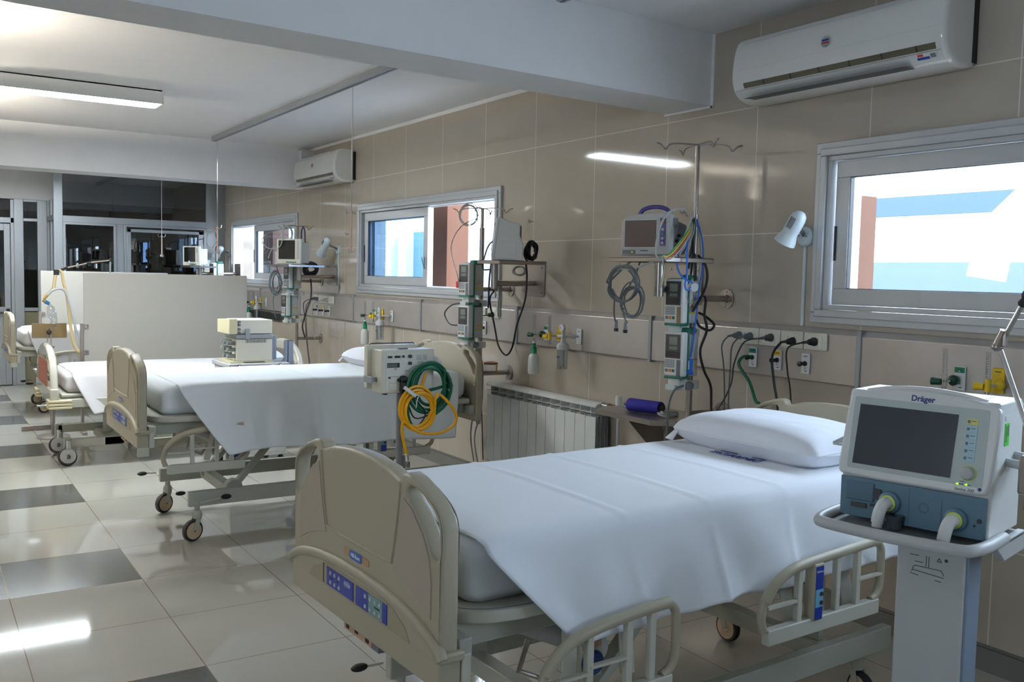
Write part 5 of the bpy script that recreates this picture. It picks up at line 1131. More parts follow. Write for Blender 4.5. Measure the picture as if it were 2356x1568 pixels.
for s, z in ((0.155, 0.955), (0.330, 0.942)):
    p = obj('breathing_port', MB().lathe([(0.030, 0.0), (0.029, 0.012), (0.022, 0.018)], (s, 0.004, z), (0, -1, 0), n=26), ventblue, v)
    obj('port_ring', MB().lathe([(0.021, 0.016), (0.022, 0.022), (0.018, 0.023)], (s, 0.004, z), (0, -1, 0), n=26), mat('lime_ring', (196, 214, 90), 0.4), p)
    obj('elbow_tube', MB().tube(cat([(s, -0.018, z), (s-0.003, -0.038, z-0.002), (s-0.008, -0.048, z-0.022), (s-0.012, -0.050, z-0.050)], 6), [0.0165]*18+[0.0165], 18), white, p)
    obj('elbow_collar', MB().cyl((s-0.0105, -0.0495, z-0.040), (s-0.0125, -0.050, z-0.062), 0.0145, 0.0135, n=20), white, p)
wt = obj('water_trap', MB().cyl((0.175, -0.012, 0.915), (0.175, -0.012, 0.888), 0.020, n=20).cyl((0.175, -0.012, 0.925), (0.175, -0.012, 0.915), 0.024, n=20), mat('smoke_plastic', (70, 78, 84), 0.2), v)
obj('side_sticker', MB().box(0.4065, 0.4085, 0.10, 0.135, 1.135, 1.195), mat('lime_sticker', (70, 210, 50), 0.5), v)
obj('sticker_writing', MB().box(0.408, 0.4092, 0.107, 0.113, 1.145, 1.188).box(0.408, 0.4092, 0.122, 0.128, 1.16, 1.19), mgrey, v)
obj('side_label', MB().box(0.4065, 0.408, 0.10, 0.14, 1.203, 1.215), white, v)
for k, (yy, zz) in enumerate(((0.13, 1.09), (0.20, 1.10))):
    r_ = obj('side_rail_bracket', MB().cyl((0.40, yy, zz), (0.465, yy-0.01, zz-0.004), 0.012, n=14), lgrey, v)
obj('side_rail', MB().bar((0.475, 0.04, 1.085), (0.475, 0.26, 1.098), 0.03, 0.010), chrome, v, bev=0.002)
obj('left_rail_bracket', MB().cyl((0.02, 0.10, 1.09), (-0.02, 0.10, 1.09), 0.012, n=14).bar((-0.025, 0.05, 1.087), (-0.025, 0.17, 1.10), 0.03, 0.010), chrome, v, bev=0.002)
a = thing('circuit_bracket', 'jointed chrome support arm clamped to the foreground ventilator', 'support arm', VO, VA)
obj('rail_clamp', MB().box(0.465, 0.52, 0.02, 0.07, 1.03, 1.13), steel, a, bev=0.006)
obj('clamp_screw', MB().cyl((0.495, 0.045, 1.03), (0.495, 0.045, 0.99), 0.018), black, a)
e0, e1, e2 = (0.500, 0.045, 1.13), (0.38, 0.105, 1.397), (0.475, 0.085, 1.60)
obj('lower_rod', MB().cyl(e0, e1, 0.0065, n=14), chrome, a)
obj('lower_joint', MB().cyl((0.505, 0.045, 1.12), (0.48, 0.055, 1.185), 0.016, 0.012), black, a)
obj('elbow', MB().cyl((0.375, 0.105, 1.395), (0.392, 0.10, 1.44), 0.015, 0.012).sph((0.375, 0.105, 1.395), 0.016).box(0.392, 0.398, 0.09, 0.11, 1.40, 1.44), steel, a)
obj('upper_rod', MB().cyl(e1, e2, 0.0065, n=14), chrome, a)
obj('upper_joint', MB().lathe([(0.008, 0), (0.013, 0.008), (0.009, 0.02), (0.014, 0.03), (0.012, 0.045)], (0.430, 0.094, 1.505), (0.42, -0.09, 0.9), n=14), black, a)

# ================================================================= SMALL VENTILATOR SEEN FROM BEHIND
pv = thing('portable_ventilator', 'boxy cream ventilator on a pole seen from behind with coiled hoses', 'ventilator', (-1.38, 4.50, 0.0), 0)
# local: rear face toward camera at y=0; x right
B = obj('housing', MB().box(-0.160, 0.155, 0.0, 0.13, 0.915, 1.148), cream, pv, bev=0.006)
obj('front_slab', MB().box(-0.185, 0.125, 0.13, 0.175, 0.93, 1.165), cream, pv, bev=0.006)
obj('carry_handle', MB().tube([(-0.165, 0.15, 1.163), (-0.158, 0.15, 1.173), (0.10, 0.15, 1.173), (0.107, 0.15, 1.163)], 0.003, 6), dgrey, pv)
obj('handle_grip', MB().box(-0.04, 0.01, 0.03, 0.06, 1.148, 1.156), mgrey, pv, bev=0.002)
pl = obj('rear_plate', MB().box(-0.135, 0.14, -0.002, 0.001, 0.925, 1.128), mat('rear_cream', (226, 224, 212), 0.45), B)
obj('port', MB().box(-0.125, -0.10, -0.008, -0.001, 1.105, 1.116).box(-0.085, -0.052, -0.008, -0.001, 1.105, 1.117), black, B, bev=0.002)
obj('dial', MB().cyl((0.005, 0, 1.112), (0.005, -0.014, 1.112), 0.0095, n=16).cyl((0.005, 0, 1.074), (0.005, -0.014, 1.074), 0.0095, n=16).cyl((-0.035, 0, 1.112), (-0.035, -0.010, 1.112), 0.007, n=14).cyl((-0.115, 0, 1.000), (-0.115, -0.008, 1.000), 0.006, n=14), dgrey, B)
obj('rating_plate', MB().box(-0.128, -0.055, -0.003, -0.001, 1.053, 1.078), black, B)
mb = MB()
for i in range(3): mb.box(-0.125, -0.07, -0.0036, -0.0028, 1.058+i*0.006, 1.0595+i*0.006)
obj('rating_print', mb, lgrey, B)
text('approval_mark', 'CE', 0.014, Matrix(((1, 0, 0, -0.08), (0, 0, -1, -0.0022), (0, 1, 0, 1.044), (0, 0, 0, 1))), binkm, B)
mb = MB()
for i in range(6): mb.box(0.045, 0.075+(i % 2)*0.006, -0.003, -0.0018, 1.090+i*0.005, 1.0915+i*0.005).box(0.085, 0.108, -0.003, -0.0018, 1.090+i*0.005, 1.0915+i*0.005)
for i in range(3): mb.box(0.05, 0.09, -0.003, -0.0018, 1.073+i*0.004, 1.0745+i*0.004).box(-0.025, 0.005, -0.003, -0.0018, 1.028+i*0.004, 1.0295+i*0.004)
mb.box(-0.105, -0.06, -0.003, -0.0018, 1.004, 1.006)
obj('printed_text', mb, mgrey, B)
for i in range(3): obj('louvre', MB().prism([(0.0, 0.936+i*0.017), (-0.008, 0.936+i*0.017), (0.0, 0.948+i*0.017)], -0.115, -0.075, YZv), cream, B)
obj('power_inlet', MB().box(-0.055, -0.022, -0.03, 0, 0.925, 0.985).cyl((-0.038, -0.03, 0.925), (-0.038, 0, 0.925), 0.016).cyl((-0.038, 0, 0.99), (-0.038, -0.03, 0.99), 0.02).cyl((-0.06, 0, 0.985), (-0.06, -0.02, 0.985), 0.009).cyl((-0.012, 0, 0.985), (-0.012, -0.02, 0.985), 0.009), black, B, bev=0.003)
obj('foot_knob', MB().box(-0.125, -0.105, 0.04, 0.07, 0.903, 0.915), black, B)
obj('side_clip', MB().box(-0.205, -0.16, 0.06, 0.085, 0.975, 0.998).box(-0.21, -0.198, 0.02, 0.12, 0.97, 1.005), alu, pv, bev=0.002)
obj('pole', MB().cyl((-0.012, 0.08, 0.08), (-0.012, 0.08, 0.915), 0.018), mgrey, pv)
st = MB()
for k in range(5):
    a_ = k*2*PI/5+0.3; st.bar((-0.012, 0.08, 0.085), (-0.012+0.27*math.cos(a_), 0.08+0.27*math.sin(a_), 0.06), 0.035, 0.022)
obj('star_base', st, lgrey, pv, bev=0.003)
for k in range(5):
    a_ = k*2*PI/5+0.3; x, y = -0.012+0.27*math.cos(a_), 0.08+0.27*math.sin(a_)
    obj('caster', MB().lathe([(0.01, -0.010), (0.024, -0.009), (0.026, 0), (0.024, 0.009), (0.01, 0.010)], (x, y, 0.026), (1, 0.4, 0), n=18).cyl((x, y, 0.026), (x, y, 0.06), 0.006), rubber, pv)
rnd = random.Random(5)
gh = coil((-1.275, 4.462, 0.938), (1, 0, 0), (0, 0, 1), 0.098, 0.118, 5, 0.016, rnd=rnd)
gh = [(-1.36, 4.475, 0.72), (-1.40, 4.46, 0.80), (-1.38, 4.455, 0.90)]+gh+[(-1.19, 4.44, 1.03), (-1.15, 4.435, 0.95), (-1.18, 4.435, 0.85), (-1.25, 4.43, 0.80)]
cord('green_hose_coil', gh, 0.0088, greenhose, 'coiled dark green hose hanging on the small rear facing ventilator', 'hose', n=10, k=3)
yh = coil((-1.352, 4.435, 0.828), (1, 0, 0), (0, 0, 1), 0.096, 0.108, 5, 0.013, rnd=rnd)
yh = [(-1.30, 4.455, 1.02), (-1.315, 4.45, 0.98), (-1.33, 4.45, 0.93), (-1.27, 4.44, 0.89)]+yh+[(-1.25, 4.415, 0.91), (-1.17, 4.415, 0.85), (-1.125, 4.415, 0.775), (-1.16, 4.415, 0.72), (-1.25, 4.41, 0.695), (-1.36, 4.41, 0.71), (-1.44, 4.42, 0.77), (-1.445, 4.44, 0.72), (-1.425, 4.45, 0.64), (-1.41, 4.45, 0.585)]
cord('yellow_hose_coil', yh, 0.0082, yellowhose, 'coiled bright yellow hose hanging on the small rear facing ventilator', 'hose', n=10, k=3)
tag(obj('hose_tie', MB().bar((-1.445, 4.42, 0.955), (-1.375, 4.42, 0.905), 0.010, 0.018).tube(cat([(-1.375, 4.42, 0.905), (-1.36, 4.415, 0.91), (-1.37, 4.415, 0.88), (-1.375, 4.415, 0.84)], 5), 0.003, 6), white), 'white strap tying the yellow hose coil', 'strap')
cord('black_power_cord', [(-1.42, 4.47, 0.93), (-1.40, 4.455, 0.85), (-1.36, 4.45, 0.78), (-1.26, 4.45, 0.80), (-1.16, 4.455, 0.85), (-1.15, 4.46, 0.95), (-1.22, 4.46, 1.04), (-1.32, 4.455, 1.03), (-1.36, 4.455, 0.90), (-1.30, 4.45, 0.80), (-1.36, 4.45, 0.72)], 0.004, BK, 'black power cord looped behind the green and yellow hoses', 'power cord')
tag(obj('hose_connector', MB().cyl((-1.41, 4.45, 0.59), (-1.405, 4.45, 0.55), 0.011, n=14).box(-1.412, -1.392, 4.44, 4.46, 0.515, 0.552), chrome, bev=0.002), 'metal coupling at the end of the yellow hose', 'connector')

# ================================================================= CART WITH BOXED VENTILATOR
CA = 0.0
ct = thing('equipment_cart', 'white cart with tube handle standing beside the glossy cream bed', 'cart', (-1.36, 7.20, 0), 0)
obj('top', MB().box(-0.24, 0.24, -0.08, 0.40, 0.80, 0.835), lgrey, ct, bev=0.006)
obj('body', MB().box(-0.225, 0.225, -0.06, 0.38, 0.10, 0.795), white, ct, bev=0.004)
obj('handle', MB().tube(cat([(-0.16, -0.08, 0.818), (-0.16, -0.13, 0.815), (-0.13, -0.145, 0.812), (0.13, -0.145, 0.812), (0.16, -0.13, 0.815), (0.16, -0.08, 0.818)], 5), 0.009, 10), white, ct)
obj('handle_mounts', MB().cyl((-0.16, -0.07, 0.818), (-0.16, -0.095, 0.818), 0.014).cyl((0.16, -0.07, 0.818), (0.16, -0.095, 0.818), 0.014), dgrey, ct)
for i in range(3): obj('drawer', MB().box(-0.21, 0.21, -0.066, -0.058, 0.13+i*0.22, 0.33+i*0.22), white, ct, bev=0.003)
for x, y in ((-0.19, -0.03), (0.19, -0.03), (-0.19, 0.35), (0.19, 0.35)): obj('caster', MB().lathe([(0.02, -0.012), (0.045, -0.010), (0.048, 0), (0.045, 0.010), (0.02, 0.012)], (x, y, 0.048), (1, 0.1, 0), n=20).cyl((x, y, 0.05), (x, y, 0.10), 0.01), rubber, ct)
obj('side_profile', MB().box(0.235, 0.30, 0.0, 0.05, 0.45, 1.0).box(0.13+0.08, 0.235, 0.22, 0.30, 0.45, 1.03), mat('profile_blue_grey', (150, 160, 178), 0.4, 0.3), ct, bev=0.003)
obj('profile_groove', MB().box(0.252, 0.258, -0.002, 0.001, 0.45, 0.998).box(0.236, 0.30, 0.0, 0.05, 1.0, 1.004), dgrey, ct)
bv = thing('boxed_ventilator', 'cream boxed ventilator with grey side knobs standing on the white cart', 'ventilator', (-1.38, 7.20, 0.836), 0)
obj('lower_housing', MB().box(-0.135, 0.145, 0.0, 0.30, 0.012, 0.185), cream, bv, bev=0.005)
obj('upper_housing', MB().box(-0.135, 0.145, 0.0, 0.30, 0.225, 0.335), cream, bv, bev=0.005)
obj('control_flap', MB().prism([(-0.02, 0.225), (0.31, 0.225), (0.31, 0.33), (-0.02, 0.345)], -0.20, -0.137, YZv), mat('yellowed_cream', (226, 216, 178), 0.4), bv, bev=0.004)
obj('clamp_band', MB().box(-0.142, 0.15, -0.008, 0.305, 0.188, 0.222).box(-0.07, -0.035, -0.014, 0.0, 0.185, 0.265), alu, bv, bev=0.003)
mb = MB()
for i in range(22): mb.box(-0.065+i*0.0075, -0.062+i*0.0075, -0.001, 0.002, 0.155, 0.180)
obj('vent_slots', mb, dgrey, bv)
mb = MB()
for z in (0.32, 0.297, 0.262, 0.235): mb.cyl((-0.118, 0, z), (-0.118, -0.016, z), 0.010, n=14)
obj('side_jacks', mb, mgrey, bv)
mb = MB()
for z in (0.05, 0.10, 0.15): mb.cyl((-0.135, 0.05, z), (-0.20, 0.045, z+0.004), 0.016, n=14).cyl((-0.135, 0.15, z+0.004), (-0.20, 0.15, z+0.006), 0.018, n=14).cyl((-0.135, 0.24, z+0.006), (-0.19, 0.24, z+0.008), 0.014, n=14)
obj('side_knobs', mb, mat('knob_grey', (122, 130, 132), 0.4), bv)
obj('base_plate', MB().box(-0.19, 0.15, -0.02, 0.31, 0.0, 0.012), mat('yellowed_cream', (226, 216, 178), 0.4), bv)
obj('base_slot', MB().box(-0.09, 0.08, -0.0215, -0.0195, 0.003, 0.009), dgrey, bv)

# ================================================================= SCREENS, STANDS, FAR LEFT
def screen_wall(x0, x1, y, label, post_left=True):
    t = thing('folding_screen', label, 'screen', ((x0+x1)/2, y, 0)); cx = (x0+x1)/2
    obj('panel', MB().box(x0-cx, x1-cx, -0.010, 0.010, 0.50, 1.502), partm, t, bev=0.002)
    objs('post', [MB().box(x0-cx-0.030, x0-cx-0.004, -0.02, 0.02, 0.0, 1.03), MB().box(x1-cx+0.004, x1-cx+0.03, -0.02, 0.02, 0.0, 1.03)], steel, t, bev=0.002)
    mb = MB(); pl_ = MB()
    for z in (0.76, 1.0):
        for s, x in ((1, x0-cx-0.004), (-1, x1-cx+0.004)):
            a1, a2 = sorted((x, x+s*0.045)); mb.box(a1, a2, -0.018, -0.010, z-0.02, z+0.02); pl_.cyl((x+s*0.022, -0.018, z), (x+s*0.022, -0.022, z), 0.005, n=8)
    c = obj('clamp', mb, steel, t); obj('bolt', pl_, chrome, c)
    obj('foot', MB().box(x0-cx-0.04, x0-cx+0.0, -0.16, 0.16, 0, 0.03).box(x1-cx, x1-cx+0.04, -0.16, 0.16, 0, 0.03), steel, t, bev=0.003)
screen_wall(-2.285, -0.755, 9.45, 'large white room divider screen behind the glossy cream bed')
screen_wall(-2.365, -0.95, 12.06, 'bright white screen farther back behind the breathing hoses')
t = thing('instrument_stand', 'steel pedestal stand with cross feet and tilted brown tray at the far left', 'stand', (-2.515, 9.80, 0), 0)
obj('column', MB().cyl((0, 0, 0.03), (0, 0, 0.55), 0.022).cyl((0, 0, 0.55), (0, 0, 0.80), 0.012), dsteel, t)
obj('cross_feet', MB().bar((-0.27, -0.02, 0.025), (0.27, 0.02, 0.025), 0.03, 0.04).bar((-0.02, -0.27, 0.025), (0.02, 0.27, 0.025), 0.03, 0.04), steel, t, bev=0.002)
obj('fork', MB().box(-0.045, -0.035, -0.03, -0.018, 0.80, 0.97).box(-0.015, -0.005, -0.03, -0.018, 0.80, 0.97).box(-0.05, 0.02, -0.03, 0.02, 0.78, 0.80), steel, t)
obj('tray', MB().box(-0.17, 0.13, -0.014, 0.004, 0.875, 1.015), mat('bronze_tray', (150, 128, 92), 0.3, 0.5), t, bev=0.003)
obj('knob', MB().sph((-0.025, -0.04, 0.93), 0.022), black, t)
obj('foot_bar', MB().cyl((-0.14, -0.06, 0.235), (0.14, -0.06, 0.235), 0.008), chrome, t)
t = thing('steel_basin', 'shiny steel basin on a ring behind the glossy cream footboard', 'basin', (-2.57, 9.30, 0.0), 0)
obj('bowl', MB().lathe([(0.05, 0.575), (0.13, 0.59), (0.155, 0.63), (0.16, 0.632), (0.158, 0.626), (0.128, 0.583), (0.05, 0.568)], (0, 0, 0), n=36), chrome, t)
obj('pedestal', MB().cyl((0, 0, 0.0), (0, 0, 0.57), 0.016).lathe([(0.14, 0), (0.14, 0.015), (0.02, 0.03)], (0, 0, 0), n=24), steel, t)
arm = thing('hose_bracket', 'jointed thin arm holding cream breathing hoses above the white screen', 'support arm', (-2.02, 9.62, 0), 0)
obj('rod', MB().cyl((0.0, 0, 1.625), (-0.20, 0, 1.595), 0.006).cyl((-0.20, 0, 1.592), (-0.40, -0.03, 1.54), 0.006), mat('pinkish_rod', (206, 184, 166), 0.3, 0.6), arm)
objs('joint', [MB().sph((0.005, 0, 1.628), 0.016), MB().cyl((-0.17, 0, 1.598), (-0.21, 0, 1.59), 0.010), MB().cyl((-0.38, -0.03, 1.548), (-0.43, -0.04, 1.525), 0.013)], black, arm)
obj('upright', MB().cyl((0, 0, 1.61), (-0.012, 0.0, 1.20), 0.009), chrome, arm)
obj('mount', MB().cyl((-0.012, 0, 1.2), (-0.012, 0.0, 0.0), 0.016).lathe([(0.2, 0), (0.2, 0.03), (0.02, 0.05)], (-0.012, 0, 0), n=24), lgrey, arm)
hg = (-2.48, 9.55)
obj('hose_clip', MB().box(-0.50, -0.455, -0.09, -0.05, 1.475, 1.525).bar((-0.43, -0.04, 1.525), (-0.47, -0.06, 1.51), 0.008, 0.008), black, arm)
cord('breathing_hose', [(-2.60, 9.52, 1.275), (-2.56, 9.52, 1.315), (-2.525, 9.53, 1.36), (-2.51, 9.54, 1.45), (-2.49, 9.55, 1.51), (-2.455, 9.55, 1.505), (-2.44, 9.55, 1.42), (-2.41, 9.55, 1.28), (-2.385, 9.55, 1.02), (-2.36, 9.55, 0.85), (-2.32, 9.55, 0.76), (-2.24, 9.56, 0.74), (-2.16, 9.58, 0.80)], 0.0145, tubeyel, 'cream corrugated breathing hose looping over the far left support arm', 'hose', n=10)
cord('breathing_hose', [(-2.58, 9.50, 1.29), (-2.54, 9.50, 1.335), (-2.46, 9.50, 1.35), (-2.41, 9.50, 1.28), (-2.365, 9.50, 1.08), (-2.33, 9.50, 0.88), (-2.28, 9.50, 0.72), (-2.24, 9.50, 0.60)], 0.013, tubewhite, 'clear white breathing hose hanging beside the cream hose', 'hose', n=10)
t = thing('breathing_mask_bag', 'small clear breathing bag with blue collar hanging at the far left', 'breathing bag', (-2.60, 9.50, 1.20), 0)
obj('collar', MB().cyl((0.0, 0, 0.03), (0.035, 0, 0.01), 0.018, 0.015), mat('collar_blue', (34, 110, 168), 0.4), t)
obj('connector', MB().cyl((0.0, 0, 0.03), (-0.02, 0, 0.045), 0.014).cyl((-0.01, 0, 0.05), (0.02, 0, 0.09), 0.011), mat('brass', (186, 160, 84), 0.3, 0.6), t)
obj('bag', MB().lathe([(0.006, 0), (0.03, 0.03), (0.042, 0.09), (0.034, 0.17), (0.018, 0.21), (0.004, 0.225)], (0.035, 0, 0.01), (0.2, 0, -1), n=20), jarm, t)

# ================================================================= FLOOR ITEMS BETWEEN THE BEDS
t = thing('bed_step', 'low white topped step on the floor left of the radiator', 'step', (-0.62, 4.95, 0), 0.1)
obj('top', MB().box(-0.27, 0.27, -0.15, 0.15, 0.215, 0.24), mat('step_top', (205, 200, 196), 0.5), t, bev=0.006)
for x in (-0.23, 0.23):
    for y in (-0.11, 0.11): obj('leg', MB().cyl((x, y, 0), (x, y, 0.215), 0.011), steel, t)
t = thing('waste_bin', 'low grey white ribbed box on the floor in front of the radiator', 'box', (-0.45, 4.55, 0), 0.05)
obj('box', MB().box(-0.15, 0.15, -0.18, 0.18, 0, 0.28), mat('ribbed_white', (206, 208, 204), 0.5), t, bev=0.012)
obj('lid', MB().box(-0.16, 0.16, -0.19, 0.19, 0.28, 0.305), mat('ribbed_white', (206, 208, 204), 0.5), t, bev=0.01)
mb = MB()
for i in range(5): mb.bar((-0.10+i*0.045, -0.15, 0.307), (-0.10+i*0.045, 0.15, 0.307), 0.012, 0.004)
obj('lid_ribs', mb, mat('ribbed_white', (206, 208, 204), 0.5), t)
t = thing('drip_cup', 'small clear pot with red rim and yellow clip on the second pole arm', 'pot', (-0.17, 5.62, 0.877), 0)
obj('pot', MB().cyl((0, 0, 0), (0, 0, 0.05), 0.045, 0.05, n=24), jarm, t); obj('rim', MB().lathe([(0.05, 0.05), (0.053, 0.056), (0.05, 0.062), (0.02, 0.068)], (0, 0, 0), n=24), mat('rust_rim', (160, 84, 50), 0.4), t)
obj('clip', MB().bar((0.02, -0.05, 0.045), (0.02, -0.052, 0.0), 0.012, 0.006), yellow, t)

# ================================================================= CABLES, COILS, STETHOSCOPES
def fwd(pts): return [pts[0]]+[(a-0.062, b-0.075, c) for a, b, c in pts[1:]]
R = random.Random(11)
def coilobj(name, c, ax, ay, rx, ry, loops, r, m, label, extra=(), pre=(), jit=0.01, cat_='cable', seg=16):
    pts = list(pre)+coil(c, ax, ay, rx, ry, loops, jit, rnd=R, seg=seg)+list(extra)
    return cord(name, pts, r, m, label, cat_, n=6, k=3)
YA, ZA = (0, 1, 0), (0, 0, 1)
coilobj('cable_coil', (-0.63, 3.622, 1.528), YA, ZA, 0.105, 0.085, 5, 0.0042, greycable, 'upper loops of grey monitor cable hanging under the near shelf', pre=[(-0.50, 3.70, 1.655), (-0.56, 3.69, 1.62)], extra=[(-0.62, 3.70, 1.47), (-0.62, 3.70, 1.38), (-0.62, 3.685, 1.335)])
coilobj('cable_coil', (-0.60, 3.585, 1.440), YA, ZA, 0.082, 0.080, 4, 0.0042, greycable, 'lower loops of grey monitor cable with two plugs', pre=[(-0.52, 3.62, 1.655), (-0.57, 3.61, 1.56)], extra=[(-0.60, 3.655, 1.39), (-0.60, 3.63, 1.345), (-0.60, 3.615, 1.335)])
for (y, z), lb in (((3.684, 1.332), 'left grey plug at the end of the hanging monitor cable'), ((3.612, 1.328), 'right grey plug at the end of the hanging monitor cable')):
    t = thing('cable_plug', lb, 'plug', (-0.615, y, z), 0); obj('sleeve', MB().lathe([(0.005, 0.012), (0.008, 0), (0.010, -0.03), (0.008, -0.032)], (0, 0, 0)), mgrey, t); obj('nut', MB().cyl((0, 0, -0.030), (0, 0, -0.046), 0.012, 0.011, n=14), black, t)
cord('monitor_lead', fwd([(-0.36, 3.46, 1.875), (-0.40, 3.46, 1.90), (-0.48, 3.46, 1.885), (-0.54, 3.46, 1.82), (-0.57, 3.46, 1.70), (-0.55, 3.46, 1.655), (-0.50, 3.45, 1.66), (-0.40, 3.45, 1.76), (-0.34, 3.46, 1.87)]), 0.0055, lcable, 'pale grey lead looped from pole to the near monitor', 'cable')
cord('monitor_lead', [(-0.45, 3.46, 1.675), (-0.54, 3.47, 1.65), (-0.60, 3.50, 1.625), (-0.63, 3.58, 1.60), (-0.62, 3.66, 1.61), (-0.60, 3.69, 1.63)], 0.0055, lcable, 'pale lead drooping across the front of the near shelf', 'cable')
for i, (m, nm) in enumerate(((mat('lead_green', (60, 130, 50), 0.5), 'green'), (mat('lead_yellow', (205, 190, 40), 0.5), 'yellow'), (mat('lead_red', (190, 70, 40), 0.5), 'red orange'), (lcable, 'pale grey'))):
    o = i*0.012
    cord('electrode_lead', fwd([(-0.335, 3.455+o*0.3, 1.86), (-0.37, 3.45, 1.80-o), (-0.45, 3.445, 1.72-o*1.2), (-0.51, 3.44, 1.672-o*0.6), (-0.545, 3.44, 1.665), (-0.55, 3.42, 1.60), (-0.545-o*0.4, 3.43, 1.54-o)]), 0.0036, m, nm+' thin lead of the lead bundle beside the near monitor', 'cable')
cord('drip_pole_tube', [(-0.33, 3.45, 1.86), (-0.34, 3.44, 1.78), (-0.345, 3.43, 1.70), (-0.34, 3.44, 1.60), (-0.345, 3.44, 1.585)], 0.006, BK, 'black tube bundle hanging along the near pole', 'tube')
for i, pts in enumerate(([(-0.315, 3.44, 1.86), (-0.27, 3.44, 1.74), (-0.275, 3.43, 1.62), (-0.295, 3.43, 1.50), (-0.31, 3.43, 1.34), (-0.325, 3.43, 1.22), (-0.335, 3.43, 1.165)],
                         [(-0.35, 3.45, 1.84), (-0.375, 3.45, 1.72), (-0.38, 3.44, 1.60), (-0.40, 3.43, 1.53), (-0.385, 3.43, 1.505), (-0.36, 3.43, 1.52)],
                         [(-0.42, 3.45, 1.68), (-0.435, 3.45, 1.62), (-0.41, 3.44, 1.57), (-0.36, 3.43, 1.545), (-0.345, 3.43, 1.54)])):
    cord('blue_sensor_cable', fwd(pts) if i else pts, 0.0042, bluecable, ['long bright blue sensor cable hanging down the near pole', 'bright blue cable loop above the upper near pump', 'short bright blue cable curving to the white sensor'][i], 'cable')
t = thing('sensor_clip', 'bright blue sensor clip at the end of the blue cable', 'sensor', (-0.338, 3.43, 1.10), 0)
obj('clip', MB().box(-0.012, 0.012, -0.01, 0.01, -0.01, 0.06).box(-0.018, 0.018, -0.008, 0.008, -0.022, -0.006), bluecable, t, bev=0.003); obj('label', MB().box(-0.014, -0.011, -0.007, 0.007, 0.005, 0.05), white, t)
tag(obj('oxygen_sensor', MB().bar((-0.37, 3.425, 1.515), (-0.335, 3.425, 1.565), 0.020, 0.012), white, bev=0.004), 'small white sensor body beside the blue cables on the near pole', 'sensor')
for i, (dx, m) in enumerate(((0.0, lcable), (0.012, greycable), (0.024, lcable), (-0.012, lcable))):
    cord('hanging_lead', [(-0.325+dx*0.3, 3.46, 1.875), (-0.335+dx, 3.44, 1.80), (-0.37+dx*2, 3.44, 1.72), (-0.39+dx*3, 3.44, 1.67), (-0.36+dx*2, 3.44, 1.64)] if i != 2 else [(-0.31, 3.46, 1.87), (-0.285, 3.44, 1.75), (-0.29, 3.43, 1.62), (-0.30, 3.43, 1.55)], 0.005, m, ['first', 'second', 'third', 'fourth'][i]+' grey lead of the bundle tied high on the near pole', 'cable', group='grey leads tied on the near pole')
def stetho(c, label, m, drop=0.33, w=0.055, chest=True):
    x, y, z = c
    t = thing('stethoscope', label, 'stethoscope', (x, y, z), 0)
    obj('tubing', MB().tube(cat([(0, w, -drop), (0, w*0.98, -0.10), (0, w*0.8, -0.03), (0, 0, 0.0), (0, -w*0.75, -0.04), (0, -w*0.9, -0.12), (0, -w*0.95, -0.19)], 7), 0.0075, 10), m, t)
    obj('yoke', MB().tube(cat([(0, -w*0.95+0.045, -0.27), (0, -w*0.95+0.038, -0.22), (0, -w*0.95, -0.19), (0, -w*0.95-0.038, -0.22), (0, -w*0.95-0.045, -0.275)], 6), 0.0065, 10), m, t)
    obj('ear_tubes', MB().tube(cat([(0, -w*0.95+0.045, -0.27), (0, -w*0.95+0.03, -0.34), (0, -w*0.95-0.0, -0.385)], 6), 0.003, 8).tube(cat([(0, -w*0.95-0.045, -0.275), (0, -w*0.95-0.035, -0.34), (0, -w*0.95+0.0, -0.392)], 6), 0.003, 8), chrome, t)
    if chest: obj('chest_piece', MB().cyl((-0.004, w, -drop), (0.004, w, -drop-0.002), 0.024, n=22), chrome, t)
stetho((-0.33, 8.98, 2.00), 'dark navy stethoscope hanging from the third pole', navy)
t = thing('stethoscope', 'stethoscope hanging on the near pole above the upper pump', 'stethoscope', (-0.36, 3.41, 1.55), 0)
obj('ear_tubes', MB().tube(cat([(-0.03, 0, 0.06), (-0.035, 0, 0.0), (-0.03, 0, -0.09), (-0.01, 0, -0.11), (0.01, 0, -0.09)], 6), 0.003, 8), chrome, t); obj('tubing', MB().tube(cat([(-0.03, 0, 0.06), (-0.015, 0, 0.12), (0.01, 0, 0.13), (0.02, 0, 0.05), (0.015, 0, 0.0)], 6), 0.006, 8), BK, t)
obj('chest_piece', MB().cyl((0.010, -0.006, -0.03), (0.012, 0.002, -0.03), 0.022, n=22), lgrey, t)
cord('power_cable', [(-0.31, 3.43, 1.68), (-0.265, 3.42, 1.63), (-0.25, 3.42, 1.56), (-0.28, 3.42, 1.48), (-0.33, 3.43, 1.40), (-0.27, 3.44, 1.47), (-0.235, 3.44, 1.46), (-0.25, 3.43, 1.38), (-0.23, 3.43, 1.30), (-0.28, 3.42, 1.20), (-0.25, 3.42, 1.10), (-0.20, 3.42, 1.02), (-0.19, 3.42, 0.92), (-0.18, 3.42, 0.6)], 0.0065, BK, 'thick black cable winding down beside the near pole', 'cable')
cord('power_cable', [(-0.27, 3.45, 1.39), (-0.22, 3.45, 1.37), (-0.17, 3.44, 1.33), (-0.20, 3.44, 1.30), (-0.26, 3.45, 1.32), (-0.28, 3.46, 1.36)], 0.0065, BK, 'black cable loop behind the near pole at the panel', 'cable')
cord('pump_cord', [(-0.35, 3.46, 1.02), (-0.41, 3.46, 1.0), (-0.445, 3.46, 0.93), (-0.45, 3.46, 0.84), (-0.45, 3.46, 0.6)], 0.0055, greycable, 'grey cord hanging from the lower near pump past the steel table', 'cable')
